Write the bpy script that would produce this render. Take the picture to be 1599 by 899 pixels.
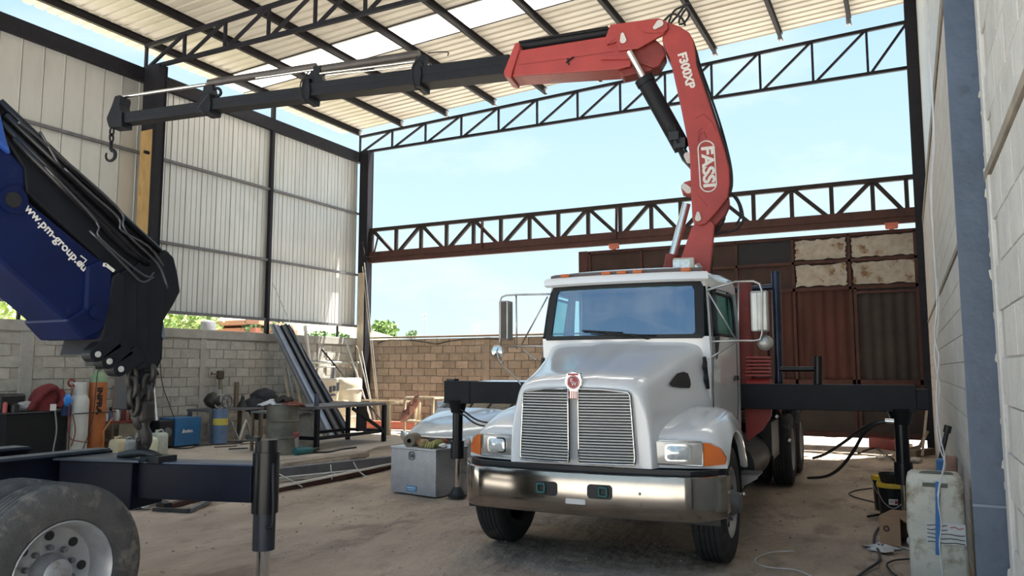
import bpy, bmesh, math, random
from mathutils import Vector as V, Matrix, noise
random.seed(7)
sc = bpy.context.scene
for o in list(bpy.data.objects): bpy.data.objects.remove(o)
COL = sc.collection
# ------------------------------------------------------------------ camera
F = 1215.0; CX, CY = 799.5, 449.5; CAM = V((0, 0, 1.65))
PITCH = math.radians(5.8973); YAW = math.radians(26.9304)
cam = bpy.data.objects.new('camera', bpy.data.cameras.new('camera')); COL.objects.link(cam)
cam.location = CAM; cam.rotation_euler = (math.pi/2+PITCH, 0, YAW)
cam.data.sensor_width = 36; cam.data.lens = F/1599*36; cam.data.clip_end = 500
sc.camera = cam
# ------------------------------------------------------------------ world
SKY_STRENGTH = .61; SUN_ENERGY = 14.0; EXPOSURE = 1.23
w = bpy.data.worlds.new('sky'); sc.world = w; w.use_nodes = True
nt = w.node_tree; nt.nodes.clear()
def wn(t, **k):
    n = nt.nodes.new(t)
    for a, b in k.items(): setattr(n, a, b)
    return n
wo = wn('ShaderNodeOutputWorld'); bg = wn('ShaderNodeBackground'); tc = wn('ShaderNodeTexCoord')
sx = wn('ShaderNodeSeparateXYZ'); rmp = wn('ShaderNodeValToRGB'); mp = wn('ShaderNodeMapping')
nz = wn('ShaderNodeTexNoise'); cr = wn('ShaderNodeValToRGB'); mx = wn('ShaderNodeMixRGB')
L = nt.links.new
L(tc.outputs['Generated'], sx.inputs[0]); L(sx.outputs['Z'], rmp.inputs[0])
e = rmp.color_ramp.elements; e[0].position = 0.0; e[0].color = (.62, .76, .84, 1); e[1].position = .75; e[1].color = (.20, .36, .62, 1)
k = e.new(.12); k.color = (.54, .73, .84, 1); k = e.new(.36); k.color = (.43, .63, .79, 1)
mp.inputs['Scale'].default_value = (1.6, 1.6, 4.0); L(tc.outputs['Generated'], mp.inputs[0]); L(mp.outputs[0], nz.inputs['Vector'])
nz.inputs['Scale'].default_value = 1.9; nz.inputs['Detail'].default_value = 7; nz.inputs['Roughness'].default_value = .55
e = cr.color_ramp.elements; e[0].position = .52; e[0].color = (0, 0, 0, 1); e[1].position = .80; e[1].color = (.7, .7, .7, 1)
L(nz.outputs['Fac'], cr.inputs[0]); L(cr.outputs[0], mx.inputs['Fac']); L(rmp.outputs[0], mx.inputs['Color1'])
mx.inputs['Color2'].default_value = (.85, .88, .90, 1); L(mx.outputs[0], bg.inputs['Color']); L(bg.outputs[0], wo.inputs[0])
bg.inputs['Strength'].default_value = SKY_STRENGTH
sun = bpy.data.objects.new('sun', bpy.data.lights.new('sun', 'SUN')); COL.objects.link(sun)
sun.data.energy = SUN_ENERGY; sun.data.angle = .009; sun.data.color = (1, .95, .86)
SUN_DIR = V((.16, .27, 1)).normalized()
sun.rotation_euler = SUN_DIR.to_track_quat('Z', 'Y').to_euler(); sun.location = (0, 0, 30)
sc.view_settings.view_transform = 'Standard'; sc.view_settings.look = 'None'; sc.view_settings.gamma = 1
sc.view_settings.use_curve_mapping = False; sc.view_settings.exposure = EXPOSURE
# ------------------------------------------------------------------ measuring: a pixel of the photograph turned into a point on a real plane
Mcam = cam.rotation_euler.to_matrix()
def ray(x, y): return Mcam @ V((x-CX, CY-y, -F))
def at_x(px, py, v): d = ray(px, py); return CAM+d*((v-CAM.x)/d.x)
def at_y(px, py, v): d = ray(px, py); return CAM+d*((v-CAM.y)/d.y)
def at_z(px, py, v=0.0): d = ray(px, py); return CAM+d*((v-CAM.z)/d.z)
def at_d(px, py, v): return CAM+ray(px, py)*(v/F)
def at_p(px, py, p0, n): d = ray(px, py); return CAM+d*((V(p0)-CAM).dot(n)/d.dot(n))
# ------------------------------------------------------------------ materials
MATS = {}
def mat(name, col, rough=.6, metal=0.0, var=.12, scale=6.0, bump=0.0, bscale=None, stain=None, rand=0.0, spec=.5, trans=0.0, stretch=(1,1,1), coat=0.0, bd=.02):
    if name in MATS: return MATS[name]
    m = bpy.data.materials.new(name); m.use_nodes = True; MATS[name] = m
    t = m.node_tree; b = t.nodes['Principled BSDF']; N = t.nodes.new; K = t.links.new
    b.inputs['Roughness'].default_value = rough; b.inputs['Metallic'].default_value = metal
    b.inputs['Specular IOR Level'].default_value = spec; b.inputs['Coat Weight'].default_value = coat
    c = N('ShaderNodeTexCoord'); mpn = N('ShaderNodeMapping'); mpn.inputs['Scale'].default_value = stretch
    oi = N('ShaderNodeObjectInfo'); K(c.outputs['Object'], mpn.inputs[0])
    off = N('ShaderNodeMath'); off.operation = 'MULTIPLY'; off.inputs[1].default_value = 37.0 if rand else 0.0
    K(oi.outputs['Random'], off.inputs[0]); K(off.outputs[0], mpn.inputs['Location'])
    n = N('ShaderNodeTexNoise'); n.inputs['Scale'].default_value = scale; n.inputs['Detail'].default_value = 6; n.inputs['Roughness'].default_value = .6
    K(mpn.outputs[0], n.inputs['Vector'])
    mr = N('ShaderNodeMapRange'); mr.inputs[1].default_value = .3; mr.inputs[2].default_value = .7
    mr.inputs[3].default_value = 1-var; mr.inputs[4].default_value = 1+var; K(n.outputs['Fac'], mr.inputs[0])
    last = mr.outputs[0]
    if rand:
        r2 = N('ShaderNodeMapRange'); r2.inputs[3].default_value = 1-rand; r2.inputs[4].default_value = 1+rand; K(oi.outputs['Random'], r2.inputs[0])
        mm = N('ShaderNodeMath'); mm.operation = 'MULTIPLY'; K(last, mm.inputs[0]); K(r2.outputs[0], mm.inputs[1]); last = mm.outputs[0]
    vm = N('ShaderNodeVectorMath'); vm.operation = 'SCALE'; vm.inputs[0].default_value = col[:3]; K(last, vm.inputs['Scale'])
    out = vm.outputs[0]
    if stain:                      # (colour, threshold, scale)
        s = N('ShaderNodeTexNoise'); s.inputs['Scale'].default_value = stain[2]; s.inputs['Detail'].default_value = 8; s.inputs['Roughness'].default_value = .65
        K(mpn.outputs[0], s.inputs['Vector'])
        sr = N('ShaderNodeMapRange'); sr.inputs[1].default_value = stain[1]; sr.inputs[2].default_value = stain[1]+.12; K(s.outputs['Fac'], sr.inputs[0])
        mxx = N('ShaderNodeMixRGB'); mxx.inputs['Color2'].default_value = (*stain[0], 1); K(sr.outputs[0], mxx.inputs['Fac']); K(out, mxx.inputs['Color1']); out = mxx.outputs[0]
    K(out, b.inputs['Base Color'])
    if bump:
        bn = N('ShaderNodeTexNoise'); bn.inputs['Scale'].default_value = bscale or scale*6; bn.inputs['Detail'].default_value = 5
        K(mpn.outputs[0], bn.inputs['Vector']); bp = N('ShaderNodeBump'); bp.inputs['Strength'].default_value = bump; bp.inputs['Distance'].default_value = bd
        K(bn.outputs['Fac'], bp.inputs['Height']); K(bp.outputs[0], b.inputs['Normal'])
    if trans: b.inputs['Transmission Weight'].default_value = trans
    return m
BLOCK = mat('grey_concrete_block', (.43,.41,.37), .9, var=.16, scale=7, bump=.5, bscale=60, rand=.12, stain=((.25,.235,.21), .6, 2.2))
BLOCKR = mat('pale_concrete_block', (.54,.53,.51), .88, var=.1, scale=6, bump=.45, bscale=50, rand=.05, stain=((.42,.40,.36), .62, 3))
BRICK = mat('brown_concrete_block', (.27,.215,.165), .92, var=.2, scale=8, bump=.5, bscale=60, rand=.22, stain=((.17,.13,.10), .6, 2.5))
MORTAR = mat('mortar', (.40,.37,.33), .95, var=.12, scale=9, bump=.3)
MORTARD = mat('dark_mortar', (.25,.22,.19), .95, var=.12, scale=9, bump=.3)
CONC = mat('cast_concrete', (.37,.355,.33), .9, var=.15, scale=3, bump=.4, bscale=30, stain=((.25,.24,.22), .58, 2))
SHEET = mat('galvanised_sheet', (.56,.555,.53), .42, .35, var=.07, scale=3, stain=((.50,.48,.43), .6, 1.5), rand=.04, stretch=(1,1,.3))
ROOFM = mat('aged_roof_sheet', (.50,.465,.40), .6, .05, var=.08, scale=3, stain=((.36,.31,.24), .55, 1.5), rand=.10, stretch=(.3,1,1))
STEEL = mat('dark_painted_steel', (.016,.016,.022), .65, 0, var=.2, scale=9, spec=.2)
STEELB = mat('blue_grey_painted_steel', (.075,.10,.145), .5, .1, var=.15, scale=5, bump=.25, bscale=20, stain=((.05,.065,.09), .6, 4))
GREYST = mat('grey_primer_steel', (.14,.14,.15), .6, .2, var=.2, scale=8)
RUSTP = mat('rust_red_primer', (.062,.022,.017), .75, .1, var=.3, scale=6, stain=((.035,.017,.014), .58, 4))
YELRUST = mat('yellow_flaking_paint', (.42,.27,.11), .8, var=.25, scale=5, stain=((.20,.10,.045), .58, 5), stretch=(1,1,.3), bump=.3)
WHITE = mat('white_truck_paint', (.80,.81,.83), .16, 0, var=.012, scale=2, spec=.5, coat=.6)
CHROME = mat('chrome', (.72,.70,.67), .10, 1.0, var=.05, scale=3)
BUMPER = mat('brushed_bumper_steel', (.36,.335,.31), .13, 1.0, var=.16, scale=2.5, stain=((.33,.29,.25), .62, 3))
ALU = mat('bare_aluminium', (.48,.48,.48), .35, .9, var=.15, scale=6)
BLACK = mat('black_plastic', (.012,.012,.014), .45, var=.2)
BLACKG = mat('black_gloss_paint', (.009,.009,.011), .3, .0, spec=.35, var=.2, scale=4, stain=((.06,.06,.065), .66, 8))
CRBLACK = mat('black_crane_paint', (.010,.011,.015), .55, .0, spec=.25, var=.25, scale=4, stain=((.04,.04,.045), .66, 6), bump=.08)
TYRE = mat('tyre_rubber', (.022,.022,.023), .8, var=.25, scale=10, stain=((.085,.078,.07), .56, 4), bump=.2)
TYREG = mat('dusty_tyre_rubber', (.07,.067,.065), .85, var=.25, scale=8, stain=((.20,.17,.14), .56, 5), bump=.4, bscale=60)
RIM = mat('grey_wheel_steel', (.38,.38,.39), .4, .5, var=.15, scale=8, stain=((.2,.19,.18), .6, 6))
RED = mat('red_crane_paint', (.37,.045,.038), .42, 0, var=.12, scale=4, stain=((.30,.04,.03), .6, 3))
DRED = mat('dark_red_paint', (.20,.025,.02), .55, 0, var=.25, scale=5)
BLUE = mat('blue_crane_paint', (.004,.010,.055), .5, 0, spec=.2, var=.2, scale=3, stain=((.012,.022,.07), .6, 4))
BLUEDK = mat('dark_blue_chassis_paint', (.006,.008,.018), .5, .0, spec=.2, var=.25, scale=6, stain=((.045,.055,.07), .66, 7))
LETTER = mat('white_lettering', (.72,.68,.64), .6, var=.05)
AMBER = mat('amber_lens', (.75,.17,.03), .2, var=.1, coat=.5)
AMBERD = mat('orange_marker_lens', (.55,.14,.04), .25, var=.1)
LENS = mat('clear_lens', (.72,.74,.74), .08, .35, var=.25, scale=25, coat=1.0)
GASKET = mat('black_rubber', (.010,.010,.011), .55, var=.1)
TEAL = mat('teal_plastic', (.03,.12,.11), .4)
def glass(name, tint, refl, rough=.015, rc=(.62,.78,1)):
    m = bpy.data.materials.new(name); m.use_nodes = True; t = m.node_tree; t.nodes.clear(); N = t.nodes.new; K = t.links.new
    o = N('ShaderNodeOutputMaterial'); g = N('ShaderNodeBsdfGlossy'); g.inputs['Roughness'].default_value = rough; g.inputs['Color'].default_value = (*rc, 1)
    d = N('ShaderNodeBsdfTransparent'); d.inputs['Color'].default_value = (*tint, 1); x = N('ShaderNodeMixShader'); x.inputs[0].default_value = refl
    K(d.outputs[0], x.inputs[1]); K(g.outputs[0], x.inputs[2]); K(x.outputs[0], o.inputs[0]); return m
GLASSW = glass('windscreen_glass', (.40,.70,.68), .30); GLASSS = glass('tinted_side_glass', (.30,.55,.48), .14)
def fibre():
    m = bpy.data.materials.new('translucent_fibreglass'); m.use_nodes = True; t = m.node_tree; t.nodes.clear(); N = t.nodes.new; K = t.links.new
    o = N('ShaderNodeOutputMaterial'); a = N('ShaderNodeBsdfTranslucent'); a.inputs['Color'].default_value = (.80,.80,.76,1)
    d = N('ShaderNodeBsdfDiffuse'); d.inputs['Color'].default_value = (.7,.7,.66,1); x = N('ShaderNodeMixShader'); x.inputs[0].default_value = .3
    K(a.outputs[0], x.inputs[1]); K(d.outputs[0], x.inputs[2]); K(x.outputs[0], o.inputs[0]); return m
FIBRE = fibre()
def let_light_through(m, col, fac):                               # weathered sheet; translucency added to brighten its underside and the hall
    t = m.node_tree; out = t.nodes['Material Output']; b = t.nodes['Principled BSDF']
    tr = t.nodes.new('ShaderNodeBsdfTranslucent'); tr.inputs['Color'].default_value = (*col, 1); x = t.nodes.new('ShaderNodeMixShader'); x.inputs[0].default_value = fac
    t.links.new(b.outputs[0], x.inputs[1]); t.links.new(tr.outputs[0], x.inputs[2]); t.links.new(x.outputs[0], out.inputs['Surface'])
let_light_through(ROOFM, (.70,.63,.52), .024)
# ------------------------------------------------------------------ mesh builder
WM = {}
class MB:
    def __init__(s): s.v = []; s.f = []
    def add(s, vs, fs):
        b = len(s.v); s.v += [V(p) for p in vs]; s.f += [tuple(b+i for i in f) for f in fs]; return s
    def box(s, c, d, rot=None):
        c = V(c); h = [V((x*d[0]/2, y*d[1]/2, z*d[2]/2)) for x in (-1,1) for y in (-1,1) for z in (-1,1)]
        if rot is not None: h = [rot @ p for p in h]
        return s.add([c+p for p in h], [(0,1,3,2),(4,6,7,5),(0,4,5,1),(2,3,7,6),(0,2,6,4),(1,5,7,3)])
    def beam(s, a, b, w, h, up=(0,0,1)):
        a = V(a); b = V(b); d = (b-a); l = d.length; d.normalize(); up = V(up)
        if abs(d.dot(up)) > .98: up = V((0,1,0))
        sd = d.cross(up).normalized(); u = sd.cross(d)
        R = Matrix((sd, d, u)).transposed()
        return s.box((a+b)/2, (w, l, h), R)
    def cyl(s, a, b, r0, r1=None, n=14, caps=True):
        a = V(a); b = V(b); r1 = r0 if r1 is None else r1; d = (b-a).normalized()
        q = d.to_track_quat('Z', 'Y').to_matrix()
        ring = [q @ V((math.cos(t), math.sin(t), 0)) for t in [2*math.pi*i/n for i in range(n)]]
        fs = [(i, (i+1) % n, n+(i+1) % n, n+i) for i in range(n)]
        if caps: fs += [tuple(range(n))[::-1], tuple(range(n, 2*n))]
        return s.add([a+p*r0 for p in ring]+[b+p*r1 for p in ring], fs)
    def tube(s, pts, r, n=8, closed=False):
        pts = [V(p) for p in pts]; m = len(pts); rs = r if isinstance(r, (list, tuple)) else [r]*m
        vs = []; fs = []; ref = None
        for i, p in enumerate(pts):
            if closed: d = pts[(i+1) % m]-pts[i-1]
            else: d = pts[min(i+1, m-1)]-pts[max(i-1, 0)]
            d = d.normalized() if d.length > 1e-9 else V((0,0,1))
            if ref is None: ref = d.orthogonal().normalized()
            ref = (ref-d*ref.dot(d)); ref = ref.normalized() if ref.length > 1e-6 else d.orthogonal().normalized()
            q = d.cross(ref)
            vs += [p+(ref*math.cos(t)+q*math.sin(t))*rs[i] for t in [2*math.pi*j/n for j in range(n)]]
        for i in range(m if closed else m-1):
            for j in range(n):
                a = i*n+j; b = i*n+(j+1) % n; c = ((i+1) % m)*n
                fs.append((a, b, c+(j+1) % n, c+j))
        if not closed: fs += [tuple(range(n))[::-1], tuple(range((m-1)*n, m*n))]
        return s.add(vs, fs)
    def prism(s, pts, vec):
        pts = [V(p) for p in pts]; n = len(pts); vec = V(vec)
        return s.add(pts+[p+vec for p in pts], [tuple(range(n)), tuple(range(n, 2*n))[::-1]]+[(i, n+i, n+(i+1) % n, (i+1) % n) for i in range(n)])
    def lathe(s, prof, o, axis, n=32):
        o = V(o); ax = V(axis).normalized(); q = ax.to_track_quat('Z', 'Y').to_matrix(); m = len(prof); vs = []; fs = []
        for i in range(n):
            t = 2*math.pi*i/n; r = q @ V((math.cos(t), math.sin(t), 0))
            vs += [o+r*a+ax*b for a, b in prof]
        for i in range(n):
            for j in range(m-1):
                fs.append((i*m+j, ((i+1) % n)*m+j, ((i+1) % n)*m+j+1, i*m+j+1))
        return s.add(vs, fs)
    def grid(s, rows, closed=False, caps=False):
        m = len(rows); n = len(rows[0]); fs = []
        for i in range(m-1):
            for j in range(n if closed else n-1): fs.append((i*n+j, i*n+(j+1) % n, (i+1)*n+(j+1) % n, (i+1)*n+j))
        if caps: fs += [tuple(range(n))[::-1], tuple(range((m-1)*n, m*n))]
        return s.add([p for r in rows for p in r], fs)
    def ico(s, c, r, sub=1, jit=0.0, sc_=(1,1,1)):
        bm = bmesh.new(); bmesh.ops.create_icosphere(bm, subdivisions=sub, radius=1)
        c = V(c); vs = []
        for v in bm.verts:
            k = r*(1+random.uniform(-jit, jit)); vs.append(c+V((v.co.x*sc_[0], v.co.y*sc_[1], v.co.z*sc_[2]))*k)
        fs = [tuple(v.index for v in f.verts) for f in bm.faces]; bm.free(); return s.add(vs, fs)
    def mesh(s, name, inv=None, fix=True):
        me = bpy.data.meshes.new(name)
        me.from_pydata([tuple(inv @ p) if inv is not None else tuple(p) for p in s.v], [], s.f)
        if fix:
            bm = bmesh.new(); bm.from_mesh(me); bmesh.ops.recalc_face_normals(bm, faces=bm.faces); bm.to_mesh(me); bm.free()
        return me
    def build(s, name, m, parent=None, local=False, smooth=None, bevel=0, seg=2, sub=0, fix=True):
        inv = None
        if parent is not None and not local: inv = WM[parent.name].inverted()
        me = s.mesh(name, inv, fix); me.materials.append(m)
        if smooth is not None:
            me.polygons.foreach_set('use_smooth', [True]*len(me.polygons))
            if smooth < 179: me.set_sharp_from_angle(angle=math.radians(smooth))
        o = bpy.data.objects.new(name, me); COL.objects.link(o)
        if parent is not None: o.parent = parent; WM[o.name] = WM[parent.name]
        else: WM[o.name] = Matrix.Identity(4)
        if bevel:
            b = o.modifiers.new('bevel', 'BEVEL'); b.width = bevel; b.segments = seg; b.limit_method = 'ANGLE'; b.angle_limit = .6
        if sub:
            b = o.modifiers.new('subsurf', 'SUBSURF'); b.levels = sub; b.render_levels = sub
        return o
def tag(o, label, cat, group=None):
    o['label'] = label; o['category'] = cat
    if group: o['group'] = group
    return o
def thing(name, label, cat, loc=(0,0,0), rz=0.0, group=None):
    o = bpy.data.objects.new(name, None); COL.objects.link(o); o.location = loc; o.rotation_euler = (0,0,rz); o.empty_display_size = .1
    WM[o.name] = Matrix.Translation(V(loc)) @ Matrix.Rotation(rz, 4, 'Z'); return tag(o, label, cat, group)
def setting(name, loc=(0,0,0)):
    o = bpy.data.objects.new(name, None); COL.objects.link(o); o.location = loc; o['kind'] = 'structure'; WM[o.name] = Matrix.Translation(V(loc)); o.empty_display_size = .1; return o
def struct(o): o['kind'] = 'structure'; return o
def share(src, name, parent, loc, rot=(0,0,0), scale=(1,1,1)):     # another piece with the same mesh data
    o = bpy.data.objects.new(name, src); COL.objects.link(o); o.parent = parent; o.location = loc; o.rotation_euler = rot; o.scale = scale; return o
def text(body, size, origin, xd, yd, m, name, parent, depth=.002, align='LEFT', bold=0.0, local=False, sx=1.0):
    c = bpy.data.curves.new(name, 'FONT'); c.body = body; c.size = size; c.extrude = depth; c.offset = bold; c.align_x = align; c.align_y = 'CENTER'
    o = bpy.data.objects.new(name+'_tmp', c); COL.objects.link(o)
    bpy.context.view_layer.update(); dg = bpy.context.evaluated_depsgraph_get(); me = bpy.data.meshes.new_from_object(o.evaluated_get(dg))
    bpy.data.objects.remove(o); me.name = name; xd = V(xd).normalized(); yd = V(yd); yd = (yd-xd*yd.dot(xd)).normalized(); zd = xd.cross(yd)
    M = Matrix.Translation(V(origin)) @ Matrix((xd*sx, yd, zd)).transposed().to_4x4()
    if not local: M = WM[parent.name].inverted() @ M
    me.transform(M); me.materials.clear(); me.materials.append(m)
    q = bpy.data.objects.new(name, me); COL.objects.link(q); q.parent = parent; WM[q.name] = WM[parent.name]; return q
def arc(c, r, a0, a1, n, ax='xz'):
    out = []
    for i in range(n+1):
        t = math.radians(a0+(a1-a0)*i/n); p = V(c)
        if ax == 'xz': p = p+V((r*math.cos(t), 0, r*math.sin(t)))
        elif ax == 'yz': p = p+V((0, r*math.cos(t), r*math.sin(t)))
        else: p = p+V((r*math.cos(t), r*math.sin(t), 0))
        out.append(p)
    return out
def curve(pts, n=6):                                             # Catmull-Rom through the points
    pts = [V(p) for p in pts]; out = []
    for i in range(len(pts)-1):
        p0 = pts[max(i-1, 0)]; p1 = pts[i]; p2 = pts[i+1]; p3 = pts[min(i+2, len(pts)-1)]
        for k in range(n):
            t = k/n; out.append(.5*((2*p1)+(p2-p0)*t+(2*p0-5*p1+4*p2-p3)*t*t+(3*p1-p0-3*p2+p3)*t**3))
    return out+[pts[-1]]
# ================================================================== SETTING
XL, XR, YB = -14.2, .38, 18.3
# ---- floor: raked dirt with shallow ruts
GROUND = mat('dusty_dirt_ground', (.40,.315,.245), .95, var=.28, scale=1.1, bump=1.0, bscale=9, bd=.06, stain=((.24,.185,.145), .53, 1.7), stretch=(1,.55,1))
rows = []
def gz(x, y):
    a = 1.0 if (-14.0 < x < .2 and y < 17.8) else 0.0
    return a*(.022*noise.noise(V((x*.9, y*.9, 0)))+.012*noise.noise(V((x*3.1, y*2.2, 5)))+.007*noise.noise(V((x*8, y*6, 9)))-.012)
m = MB(); NX, NY = 210, 240
for j in range(NY+1):
    y = 1.5+(18.6-1.5)*j/NY
    rows.append([V((x, y, gz(x, y))) for x in [XL-.2+(XR+.3-XL+.2)*i/NX for i in range(NX+1)]])
m.grid(rows); struct(m.build('floor', GROUND, smooth=180, fix=False))
m = MB(); S = 130
m.add([(-S,-S,-.035),(S,-S,-.035),(S,S,-.035),(-S,S,-.035)], [(0,1,2,3)])
OUTG = mat('sunlit_outside_earth', (.43,.41,.375), .95, var=.15, scale=.4)
struct(m.build('outside_ground', OUTG))
SLABM = mat('dusty_concrete_slab', (.47,.41,.35), .9, var=.15, scale=1.5, bump=.4, bscale=25, stain=((.28,.235,.195), .57, 1.6))
m = MB(); pts = [(-14.05, 8.0), (-10.6, 9.9), (-9.3, 11.8), (-9.9, 13.4), (-9.2, 17.9), (-14.05, 17.9)]
m.prism([V((x, y, -.05)) for x, y in pts], (0, 0, .10)); struct(m.build('concrete_slab', SLABM, bevel=.015))
m = MB()
for i in range(1500):                                            # loose stones and grit
    x = random.uniform(-9, .1); y = random.uniform(3.2, 15); m.ico((x, y, .004), random.choice([.005,.006,.008,.010,.014]), 1, .3, (1, 1, .6))
o = m.build('loose_gravel', mat('gravel', (.36,.30,.25), .9, var=.3, scale=20)); tag(o, 'small stones and grit scattered on the dirt floor', 'gravel'); o['kind'] = 'stuff'
# ---- block mesh shared by all blocks
def block_mesh(name, l, h, d, b, m_):
    mb = MB(); x, y, z = l/2, d/2, h/2
    f = [V((-x+b, -y, -z+b)), V((x-b, -y, -z+b)), V((x-b, -y, z-b)), V((-x+b, -y, z-b))]
    r = [V((-x, -y+b, -z)), V((x, -y+b, -z)), V((x, -y+b, z)), V((-x, -y+b, z))]; k = [V((p.x, y, p.z)) for p in r]
    mb.add(f+r+k, [(0,1,2,3)]+[(i, 4+i, 4+(i+1) % 4, (i+1) % 4) for i in range(4)]+[(4+i, 8+i, 8+(i+1) % 4, 4+(i+1) % 4) for i in range(4)]+[(11,10,9,8)])
    me = mb.mesh(name); me.materials.append(m_); return me
def lay(wall, spots, me, rz, limit, pname, stuffname, matx, jk=1.0):
    """spots: (distance, location, length scale); the nearest become parts, the rest one stuff part"""
    spots.sort(key=lambda s: s[0]); far = MB()
    for i, (d, p, s) in enumerate(spots):
        j = V((random.uniform(-.002,.002), random.uniform(-.004,.004), random.uniform(-.002,.002)))*jk
        if i < limit: share(me, pname, wall, V(p)+j, (0, random.uniform(-.004,.004)*jk, rz+random.uniform(-.004,.004)*jk), (s, 1, 1))
        else:
            R = Matrix.Rotation(rz, 3, 'Z'); far.add([R @ V((v.co.x*s, v.co.y, v.co.z))+V(p)+j for v in me.vertices], [tuple(q.vertices) for q in me.polygons])
    if far.f:
        o = far.build(stuffname, matx, wall, local=True); o['kind'] = 'stuff'
CH = .2083
# ---- left wall (inner face at XL)
WL = setting('wall_left')
MB().box((XL-.09, 11.0, 1.22), (.13, 15.2, 2.5)).build('mortar_core', MORTAR, WL)
bl = block_mesh('block', .39, .197, .14, .006, BLOCK)
spots = []; cols_left = [4.4, 8.6, 12.55, 16.5]
for r in range(11):
    y = 3.5-(.2 if r % 2 else 0)
    while y < 18.2:
        if y > 6.9 and not any(abs(y-c) < .19 for c in cols_left):
            spots.append(((y-7)+0*r, (XL-.07+.0, y, .10+CH*r), 1.0))
        y += .402
lay(WL, spots, bl, math.pi/2, 296, 'brick', 'far_bricks', BLOCK)
for c in cols_left: MB().box((XL-.065, c, 1.18), (.16, .24 if c != 12.55 else .15, 2.36)).build('tie_column', CONC, WL, bevel=.008)
MB().box((XL-.06, 11.0, 2.42), (.19, 15.2, .20)).build('bond_beam', CONC, WL, bevel=.01)
def ribbed(y0, y1, z0, z1, x, ribs, dep):                          # upright ribbed sheet facing +x
    pr = [(y0, 0)]
    for r, wd, k in sorted(ribs):
        yy = y0+r*(y1-y0); pr += [(yy-wd, 0), (yy-wd*.5, -dep*k), (yy+wd*.5, -dep*k), (yy+wd, 0)]
    pr += [(y1, 0)]
    mb = MB(); mb.grid([[V((x+b, a, z)) for a, b in pr] for z in (z0, z1)]); mb.grid([[V((x+b-.004, a, z)) for a, b in pr] for z in (z0, z1)]); return mb
y = 3.3
while y < 18.0:
    near = y < 10.75; y1 = y+(.41 if near else .432)
    rb = [(.97, .012, 1.0), (.93,.006,-.5)] if near else [(.97, .014, 1.0), (.34, .009, .7), (.66, .009, .7)]
    if near and random.random() < .0: rb += [(.5, .006, .4)]
    ribbed(y, min(y1, 18.05), 2.84, 7.80, XL-.06, rb, .035).build('cladding_sheet', SHEET, WL, fix=False); y = y1
MB().beam((XL-.02, 3.3, 7.83), (XL-.02, 18.1, 7.83), .16, .30).build('eaves_beam', STEEL, WL, bevel=.006)
for z in (4.35, 6.15): MB().beam((XL+.0, 3.3, z), (XL+.0, 18.1, z), .06, .06).build('girt', GREYST, WL)
MB().beam((XL-.0, 3.3, 2.86), (XL-.0, 18.1, 2.86), .06, .07).build('girt', GREYST, WL)
for yy in (5.0, 8.42, 11.2, 14.47, 17.2): MB().beam((XL-.02, yy, 2.5), (XL-.02, yy, 2.84), .05, .05, (0,1,0)).build('rail_post', STEEL, WL)
MB().beam((XL+.01, 14.47, 2.5), (XL+.01, 14.47, 8.6), .09, .09, (0,1,0)).build('mullion', STEEL, WL)
# ---- steel columns
def column(label, x, y, w_, d_, z1, m_, name='steel_column', face=None, z0=0):
    t = thing(name, label, 'column', (x, y, 0), 0)
    o = MB()
    for s in (-1, 1): o.box((x, y+s*(d_/2-.008), z1/2), (w_, .016, z1))
    o.box((x, y, z1/2), (w_*.92, d_-.03, z1)); o.build('shaft', m_, t)
    MB().box((x, y, .012), (w_*1.25, d_*1.25, .024)).build('base_plate', m_, t)
    return t
c1 = column('dark steel column flaking yellow on its front, halfway along the left sheet wall', -13.93, 10.78, .46, .22, 8.0, STEEL)
MB().box((-13.98, 10.664, 3.3), (.36, .008, 6.6)).build('flaked_paint_face', YELRUST, c1)
for z_ in (4.32, 6.1): MB().cyl((-13.88, 10.66, z_), (-13.88, 10.56, z_), .035).build('bracket', STEEL, c1)
c2 = column('dark steel corner column between left wall and lattice beams, bottom bare and pale', -14.0, 18.1, .30, .26, 8.02, STEEL)
MB().box((-14.02, 17.96, 2.2), (.24, .01, 4.4)).build('pale_lower_face', mat('pale_dusty_paint', (.42,.36,.28), .8, var=.2, stretch=(1,1,.3)), c2)
c3 = column('tall dark steel column at the gate end of the right wall', .46, 17.9, .42, .30, 9.4, STEEL)
c4 = thing('steel_column', 'blue-grey painted steel column nearest, beside the dirty jerrycan on right wall', 'column', (.31, 4.5, 0))
m = MB(); m.box((.32, 4.53, 4.8), (.13, .24, 9.6)); m.build('shaft', STEELB, c4, bevel=.004)
MB().box((.3135, 4.404, 4.8), (.147, .010, 9.6)).build('flange', STEELB, c4, bevel=.003)
MB().box((.313, 4.397, 1.0), (.149, .010, .012)).build('weld_seam', mat('weld_bead', (.16,.20,.26), .4), c4)
m = MB()
for i in range(46):
    z = .2+i*.1; m.ico((.383+random.uniform(-.004,.006), 4.385+random.uniform(-.02,.0), z*1.0), random.uniform(.008,.02), 1, .3, (1,.6,2))
o = m.build('mortar_smears', mat('pale_mortar_smear', (.52,.49,.43), .95, var=.2), c4, smooth=180); o['kind'] = 'stuff'
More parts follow.
